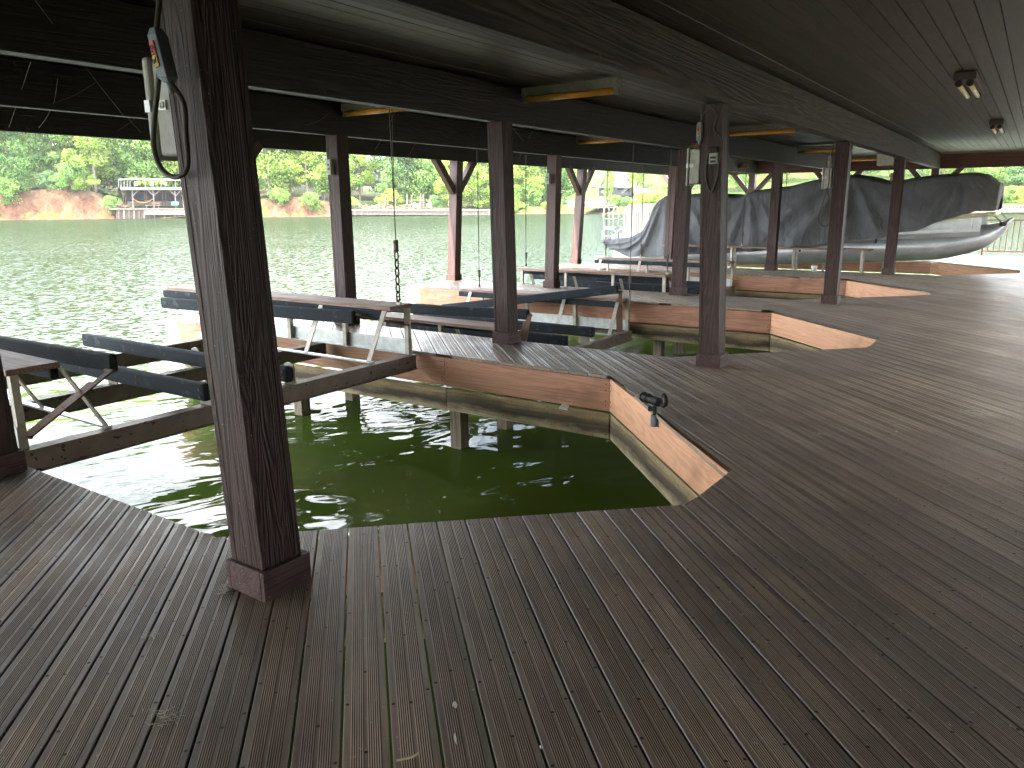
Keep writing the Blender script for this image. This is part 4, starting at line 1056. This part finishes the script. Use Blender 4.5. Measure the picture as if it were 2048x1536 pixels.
def fbox(m_, u0, u1, v0, v1, d, dep, dd=0.0):     # real box whose front spans these photo columns/rows at d metres
    f = [at(u0, v1, d), at(u1, v1, d+dd), at(u1, v0, d+dd), at(u0, v0, d)]
    k = at((u0+u1)/2, 420, 1.0)-CAM; k.z = 0; k.normalize(); b = [p + k*dep for p in f]
    m_.add(f+b, [(0,1,2,3),(7,6,5,4),(0,4,5,1),(1,5,6,2),(2,6,7,3),(3,7,4,0)])
def part(name, mt, parent, boxes, lab=None):
    m_ = MB()
    for b in boxes: fbox(m_, *b)
    o = m_.build(name, M[mt] if isinstance(mt, str) else mt, parent)
    if lab: o['label'] = lab
    return o
def fbar(m_, u0, v0, u1, v1, d, th): m_.bar(at(u0, v0, d), at(u1, v1, d), th, th)
M['oldwood'] = plain('old_grey_timber', (.12, .098, .08), .85, 0, .3, 1.5, .3)
M['palewood'] = plain('pale_weathered_timber', (.19, .18, .165), .8, 0, .2, 1.2, .2)
M['brownwood'] = plain('brown_timber', (.10, .062, .042), .85, 0, .3, 1.5, .3)
M['darkwall'] = plain('dark_wall', (.02, .021, .026), .8, 0, .2, 1, .1)
M['greywall'] = plain('grey_siding', (.16, .17, .175), .8, 0, .12, 1, .1)
M['shingle'] = plain('grey_shingles', (.085, .08, .08), .9, 0, .15, 2, .2)
M['glass'] = plain('window_glass', (.10, .13, .15), .08, 0, .1, 1, 0)
M['teal'] = plain('teal_plastic', (.06, .24, .23), .5, 0, .05, 2, 0)
M['blue'] = plain('blue_tarpaulin', (.08, .20, .34), .6, 0, .2, 1.5, .2)
M['orange'] = plain('orange_cloth', (.36, .15, .06), .8, 0, .1, 2, 0)
M['pinkflower'] = plain('pink_flowers', (.45, .05, .14), .8, 0, .3, 4, .3)
M['brick'] = plain('red_brick_wall', (.26, .13, .10), .9, 0, .2, 3, .3)
M['diggery'] = plain('yellow_paint', (.62, .36, .05), .5, 0, .1, 2, 0)
M['carblue'] = plain('blue_car_paint', (.05, .10, .22), .3, .2, .1, 1, 0)
M['cardark'] = plain('black_car_paint', (.03, .032, .036), .3, .2, .1, 1, 0)
M['carwhite'] = plain('white_car_paint', (.55, .56, .58), .3, .2, .05, 1, 0)
M['concrete'] = plain('pale_concrete', (.14, .135, .12), .9, 0, .15, 1.5, .1)

# two level timber dock on the left
D = interp(SHORE, 300)+.5
dk = thing('timber_dock', at(305, 436, D+4), 'two level timber dock with white railed upper deck at far left', 'dock')
part('seawall', 'brownwood', dk, [(232, 386, 419.5, 437, D, .6)])
for i in range(15):
    u = 236+i*10.2
    part('wall_plank', 'palewood' if i % 2 else 'oldwood', dk, [(u, u+3.2, 420, 437.5, D-.35, .3)])
part('lower_deck', 'oldwood', dk, [(219, 390, 416.5, 419.4, D-.6, 9)])
part('jetty', 'palewood', dk, [(290, 395, 421.5, 429, D-4.5, 3.5)])
part('upper_deck', 'palewood', dk, [(241, 400, 374.5, 379.5, D+1.2, 8)])
m_ = MB()
fbar(m_, 236, 359.5, 261, 357.5, D+1.3, .30); fbar(m_, 261, 357.5, 400, 360.5, D+1.3, .42); fbar(m_, 236, 359.5, 244, 357.5, D+9, .3)
m_.build('handrail', M['palewood'], dk)
for u in (237, 242, 248, 254.5, 260, 290.5, 322, 351, 374): part('rail_post', 'palewood', dk, [(u-.8, u+.8, 358, 374.5, D+1.5, .25)])
for u in (265, 307, 350.5, 366):
    m_ = MB(); fbar(m_, u-1, 380, u+1.5, 417, D+1.6, .27); m_.build('dock_post', M['oldwood'], dk)
for u in (246, 251, 289, 293, 325, 331): m_ = MB(); fbar(m_, u, 380, u+.5, 412, D+7, .25); m_.build('dock_post', M['brownwood'], dk)
for a, b in ((266, 276), (307, 296), (308, 319), (351, 339), (352, 361)):
    m_ = MB(); fbar(m_, a, 391, b, 381, D+1.6, .22); m_.build('brace', M['oldwood'], dk)
part('back_wall', 'darkwall', dk, [(250, 362, 381, 400, D+8.5, .3)])
part('shed', 'greywall', dk, [(369, 400, 380, 416, D+2.5, 5)])
part('bench_wall', 'oldwood', dk, [(254, 372, 402, 416, D+7.2, .5)])
m_ = MB(); rows = []
for i in range(13):
    s = i/12; u = 266+40*s; v = 398+ (9*math.sin(math.pi*s)); rows.append([at(u, v-1.1*math.sin(math.pi*s)-.5, D+1.2), at(u, v+.8*math.sin(math.pi*s)+.4, D+1.9)])
m_.grid(rows); hm = tag(m_.build('hammock', M['orange'], smooth=True), 'orange and cream hammock slung under the two level dock', 'hammock'); sm = hm.modifiers.new('thick', 'SOLIDIFY'); sm.thickness = .06
tag(part('cooler', 'teal', None, [(343, 349.3, 403.5, 410.5, D+1.0, .8), (350.8, 357, 403.5, 410.5, D+1.0, .8)]), 'turquoise box seat on the lower deck of the two level dock', 'box seat')
tk = thing('picnic_table', at(305, 412, D+2.4), 'picnic table with red cloth behind the hammock', 'table')
part('table_top', 'orange', tk, [(303, 320, 405.4, 407.2, D+3, 1.6)]); part('bench', 'palewood', tk, [(290, 321, 410, 411.4, D+2.2, .5)]); part('leg', 'palewood', tk, [(292, 293, 411.4, 417, D+2.3, .3), (317, 318, 411.4, 417, D+2.3, .3)])
fw = MB()
for i in range(60): 
    p = at(rnd.uniform(233, 256), rnd.uniform(409, 416), D+rnd.uniform(1, 3)); d_ = Vector((rnd.gauss(0, 1), rnd.gauss(0, 1), rnd.gauss(0, .4))).normalized()*.5; fw.tube([p-d_, p+d_], .09, 5)
tag(fw.build('firewood_pile', M['brownwood']), 'untidy firewood pile at the left end of the lower deck', 'firewood')
rg_ = random.Random(5)
for (u, w2, mt, lab) in ((272, 7, 'cream', 'cream cushioned chair on the upper deck by the corner'), (304, 6, 'white', 'white seat in the middle of the upper deck'), (331, 6, 'greywall', 'grey draped seat near the right of the upper deck')):
    c_ = thing('deck_chair', at(u, 374, D+3.5), lab, 'chair'); part('seat', mt, c_, [(u-w2/2, u+w2/2, 369, 371, D+3, 1.0)]); part('backrest', mt, c_, [(u-w2/2, u+w2/2, 363.5, 369, D+4, .3)])
    for s in (-1, 1): part('leg', 'oldwood', c_, [(u+s*w2*.4-.4, u+s*w2*.4+.4, 371, 374.4, D+3.2, .2)])
fl = MB()
for i in range(5): leafquads(fl, at(278+i*11.5, 365+rg_.uniform(-1, 2), D+2.6), .55, 40, .3, 1.2, 1, rg_)
tag(fl.build('potted_plant', M['leaf_y']), 'yellowish potted plants along the upper deck railing', 'plants')
# cottage with a lattice skirt behind it
ct = thing('cottage', at(275, 358, D+24), 'dark cottage with lattice skirt half hidden by trees above the dock', 'house')
part('wall', 'darkwall', ct, [(226, 372, 328, 346, D+22, 10)])
part('porch_floor', 'oldwood', ct, [(224, 374, 345.4, 347.6, D+19, 3)])
m_ = MB()
for i in range(38):
    u = 228+i*3.8
    fbar(m_, u, 347.8, u+5, 357.5, D+19.3, .10); fbar(m_, u+5, 347.8, u, 357.5, D+19.3, .10)
m_.build('lattice', M['oldwood'], ct)
part('roof', 'shingle', ct, [(220, 378, 322, 328, D+20, 13)])
for u in (238, 262, 287, 312, 340): part('window', 'glass', ct, [(u, u+9, 332, 341, D+21.8, .15)])
for u in (229, 236, 315): part('flower_box', 'pinkflower', ct, [(u, u+4, 342, 345, D+19.1, .6)])
# grey stilt house
D2 = interp(SHORE, 730)+34
gh = thing('stilt_house', at(730, 385, D2+3), 'pale grey stilt house with porch behind the trees', 'house')
part('wall', 'greywall', gh, [(688, 762, 342, 371, D2+2, 9)]); part('roof', 'shingle', gh, [(684, 766, 332, 341.8, D2+1, 11)])
part('porch_floor', 'palewood', gh, [(686, 760, 368.5, 371.5, D2-1.5, 3.4)])
for u in (694, 706, 718, 733, 750): part('window', 'glass', gh, [(u, u+7, 348, 364, D2+1.8, .15)])
for u in (690, 703, 716, 724, 738, 752, 760): part('stilt', 'oldwood', gh, [(u, u+1.4, 371.5, 384, D2-1.2, .3)])
m_ = MB(); fbar(m_, 758, 374, 768, 382, D2-1.5, .25); fbar(m_, 688, 363, 760, 363, D2-1.6, .14)
for u in range(690, 762, 6): fbar(m_, u, 363, u, 368.5, D2-1.6, .10)
m_.build('porch_rail', M['oldwood'], gh)
# old seawall, stumps and junk
D3 = interp(SHORE, 840)+.3
sw = thing('seawall', at(855, 430, D3+1), 'low pale plank seawall with stump posts in front of the stilt house', 'seawall')
part('cap', 'palewood', sw, [(690, 1000, 418.5, 422, D3-.3, 3.0)]); part('wall', 'oldwood', sw, [(690, 1000, 422, 429.5, D3, .6)])
for i in range(24): part('wall_post', 'concrete', sw, [(696+i*12.8, 698+i*12.8, 419.5, 430.5, D3-.5, .5)])
for i, (u, v0, v1, l) in enumerate(((772, 388, 416, 'thick leaning'), (790, 391, 417, 'slim'), (814, 389, 417, 'tall straight'), (823, 390, 416, 'reddish'), (841, 388, 414, 'tallest grey'), (847, 388, 413, 'thin dark'), (861, 391, 417, 'right hand'))):
    m_ = MB(); m_.tube([at(u-1.2 if i == 0 else u, v1+3, D3+3+i*.4), at(u, v0, D3+3+i*.4)], [.24, .17], 8)
    tag(m_.build('pier_post', M['brownwood'] if i in (0, 3) else M['oldwood']), f'{l} old pier post standing behind the pale seawall, number {("one","two","three","four","five","six","seven")[i]} from the left', 'post', 'old pier posts behind the seawall')
ch = thing('lounge_chair', at(832, 416, D3+2), 'white lounge chair among the old pier posts', 'chair')
part('seat', 'white', ch, [(826, 838, 412, 413.6, D3+1.8, .9)]); part('backrest', 'white', ch, [(825.5, 832, 406, 412, D3+2.6, .4)]); part('leg', 'white', ch, [(826.5, 827.5, 413.6, 418, D3+1.9, .2), (836, 837, 413.6, 418, D3+1.9, .2)])
m_ = MB(); m_.tube([at(767, 418, D3+1), at(767, 411.5, D3+1)], [.20, .26], 10); tag(m_.build('bucket', M['white']), 'white bucket on the seawall left of the pier posts', 'bucket')
m_ = MB()
for i in range(5): fbox(m_, 850+i*2.2, 864, 407+i*2, 409+i*2, D3+5-i*.6, .6)
tag(m_.build('steps', M['oldwood']), 'old wooden steps behind the right hand pier posts', 'steps')
m_ = MB()
for i in range(46):
    p = at(rnd.uniform(700, 770), rnd.uniform(408, 417), D3+rnd.uniform(2, 6)); d_ = Vector((rnd.gauss(0, 1), rnd.gauss(0, 1), rnd.gauss(0, .25))).normalized()*rnd.uniform(.6, 1.8); m_.tube([p-d_, p+d_], .07, 5)
tag(m_.build('brush_pile', M['oldwood']), 'grey brush pile at the left end of the pale seawall', 'brush pile')
m_ = MB()
for a, b, c_, d_ in ((775, 408, 800, 418), (800, 411, 850, 405), (806, 415, 842, 417), (778, 400, 792, 404), (812, 409, 846, 410)): m_.bar(at(a, b, D3+3.2), at(c_, d_, D3+3.6), .5, .22)
tag(m_.build('broken_boards', M['oldwood']), 'collapsed grey boards lying between the pier posts', 'boards')
# lakeside jetty, blue wall, gabled house, digger, cars, retaining wall
D4 = interp(SHORE, 1180)+.3
jt = thing('jetty', at(1180, 420, D4), 'low grey jetty with white rails beside the boat ladder', 'jetty')
part('jetty_deck', 'concrete', jt, [(1134, 1230, 409.8, 412.5, D4-2, 4)])
m_ = MB()
for v in (405.5, 402.5): fbar(m_, 1134, v, 1214, v, D4-1.8, .09)
m_.build('rail', M['white'], jt)
for i in range(9): part('jetty_pile', 'oldwood', jt, [(1136+i*10, 1137.2+i*10, 402, 419, D4-1.6, .3)])
part('beam', 'concrete', jt, [(1134, 1230, 414.5, 416, D4-1.9, .3)])
tag(part('blue_wall', 'blue', None, [(1176, 1211, 397, 404.5, D4+2.5, .5), (1244, 1268, 396, 402.5, D4+2.5, .5)]), 'low blue tarpaulin covered wall on the shore behind the jetty', 'wall')
D5 = D4+16
ah = thing('gabled_house', at(1228, 392, D5), 'dark house with a steep grey shingled roof across the water', 'house')
part('wall', 'darkwall', ah, [(1197, 1264, 374, 392, D5, 7)])
m_ = MB(); A = [at(1198, 376, D5-.3), at(1210, 352, D5+1), at(1229, 341, D5+3), at(1228, 376, D5-.3)]
k_ = at(1215, 400, 1)-CAM; k_.z = 0; k_.normalize(); m_.add(A+[p+k_*6 for p in A], [(0,1,2,3),(7,6,5,4),(0,4,5,1),(1,5,6,2),(2,6,7,3),(3,7,4,0)]); m_.build('gable_wall', M['darkwall'], ah)
m_ = MB(); A = [at(1229, 342, D5+3), at(1250, 342, D5+3.4), at(1261, 375, D5-.6), at(1234, 375, D5-.6)]
m_.add(A+[p-Vector((0, 0, .35))+k_*.3 for p in A], [(0,1,2,3),(7,6,5,4),(0,4,5,1),(1,5,6,2),(2,6,7,3),(3,7,4,0)]); m_.build('roof', M['shingle'], ah)
part('window', 'glass', ah, [(1203, 1209, 380, 386, D5-.1, .2)])
m_ = MB(); fbar(m_, 1243, 387, 1262, 372, D5-1, .14); fbar(m_, 1243, 383, 1262, 368, D5-1, .10)
for i in range(5): fbar(m_, 1245+i*4, 385.5-i*3.2, 1245+i*4, 381.5-i*3.2, D5-1, .09)
tag(m_.build('stair_rail', M['oldwood']), 'white stair railing climbing right of the gabled house', 'railing')
m_ = MB(); m_.tube([at(1253, 352, D5+1), at(1256, 358, D5+1), at(1259, 364, D5+1)], [.1, .38, .1], 8); tag(m_.build('kayak', plain('red_kayak', (.5, .05, .04), .4)), 'red kayak leaning on the grey shingled roof house', 'kayak')
dg = thing('digger', at(1186, 377, D4+24), 'small yellow digger parked on the grass left of the gabled house', 'digger')
part('cab', 'diggery', dg, [(1184, 1192, 366, 373.5, D4+23, 1.8)]); part('track', 'cardark', dg, [(1182, 1193, 374, 377, D4+22.8, .5), (1182, 1193, 374, 377, D4+24.6, .5)]); part('window', 'glass', dg, [(1186, 1190, 367.5, 371, D4+22.85, .12)])
m_ = MB(); fbar(m_, 1185, 371, 1180, 366, D4+23.5, .25); fbar(m_, 1180, 366, 1177, 373, D4+23.5, .2); m_.build('boom', M['diggery'], dg)
def car(u, v, wpx, mt, dist, label):
    c_ = thing('parked_car', at(u, v, dist), label, 'car', 'cars parked above the retaining wall')
    h = wpx*.17
    part('body', mt, c_, [(u-wpx/2, u+wpx/2, v-h*1.35, v-h*.35, dist, 1.7)]); part('cabin', 'glass', c_, [(u-wpx*.28, u+wpx*.24, v-h*2.1, v-h*1.35, dist+.15, 1.4)]); part('car_roof', mt, c_, [(u-wpx*.26, u+wpx*.22, v-h*2.25, v-h*2.1, dist+.15, 1.4)])
    for s in (-.32, .32): part('wheel', 'black', c_, [(u+s*wpx-h*.42, u+s*wpx+h*.42, v-h*.75, v, dist-.05, .3)])
D6 = D4+52
car(1286, 366, 19, 'cardark', D6, 'black car at the left of the parked row above the retaining wall'); car(1304, 365, 18, 'carblue', D6+2, 'dark blue car in the middle of the parked row'); car(1322, 364, 18, 'carwhite', D6+1, 'pale car at the right of the parked row by the post')
m_ = MB(); A = [at(1266, 373, D4+20), at(1278, 373, D4+20), at(1318, 385, D4+18), at(1318, 392, D4+18), at(1266, 392, D4+20)]
m_.add(A+[p+k_*.6 for p in A], [(0,1,2,3,4),(9,8,7,6,5)]+[(i, 5+i, 5+(i+1) % 5, (i+1) % 5) for i in range(5)]); tag(m_.build('retaining_wall', M['oldwood']), 'plank retaining wall sloping down right of the gabled house', 'wall')
m_ = MB()
for i in range(9): u = 1268+i*7; fbar(m_, u, 362+i*1.4, u, 373+i*1.4, D4+22, .07)
for v in (0, 4): fbar(m_, 1268, 364+v, 1324, 375+v, D4+22, .05)
tag(m_.build('wire_fence', M['cardark']), 'thin dark wire fence above the retaining wall', 'fence')
# right: brick wall, plank seawall
D7 = interp(SHORE, 2040)
tag(part('brick_wall', 'brick', None, [(1996, 2110, 350, 376, D7+34, 1)]), 'red brick wall behind the dark tree at the right edge', 'wall')
sw2 = thing('seawall', at(2040, 424, D7), 'pale brown plank seawall across the cove at the right edge', 'seawall')
part('cap', 'oldwood', sw2, [(1940, 2140, 411, 413, D7-.2, 2)]); part('wall', 'palewood', sw2, [(1940, 2140, 413, 424.5, D7, .5)])
for i in range(26): part('wall_post', 'brownwood', sw2, [(1944+i*7.4, 1946+i*7.4, 413, 425, D7-.3, .3)])

# thin summer haze over the lake
hm_ = bpy.data.materials.new('haze'); hm_.use_nodes = True; hn = hm_.node_tree; hn.nodes.clear()
ho = hn.nodes.new('ShaderNodeOutputMaterial'); hv = hn.nodes.new('ShaderNodeVolumePrincipled')
hv.inputs['Color'].default_value = (.86, .92, .95, 1); hv.inputs['Density'].default_value = .00012; hv.inputs['Anisotropy'].default_value = .3
hn.links.new(hv.outputs[0], ho.inputs['Volume'])
mb = MB(); mb.box((-700, -1100, -4), (1700, 1400, 110)); tag(mb.build('haze', hm_), kind='stuff')
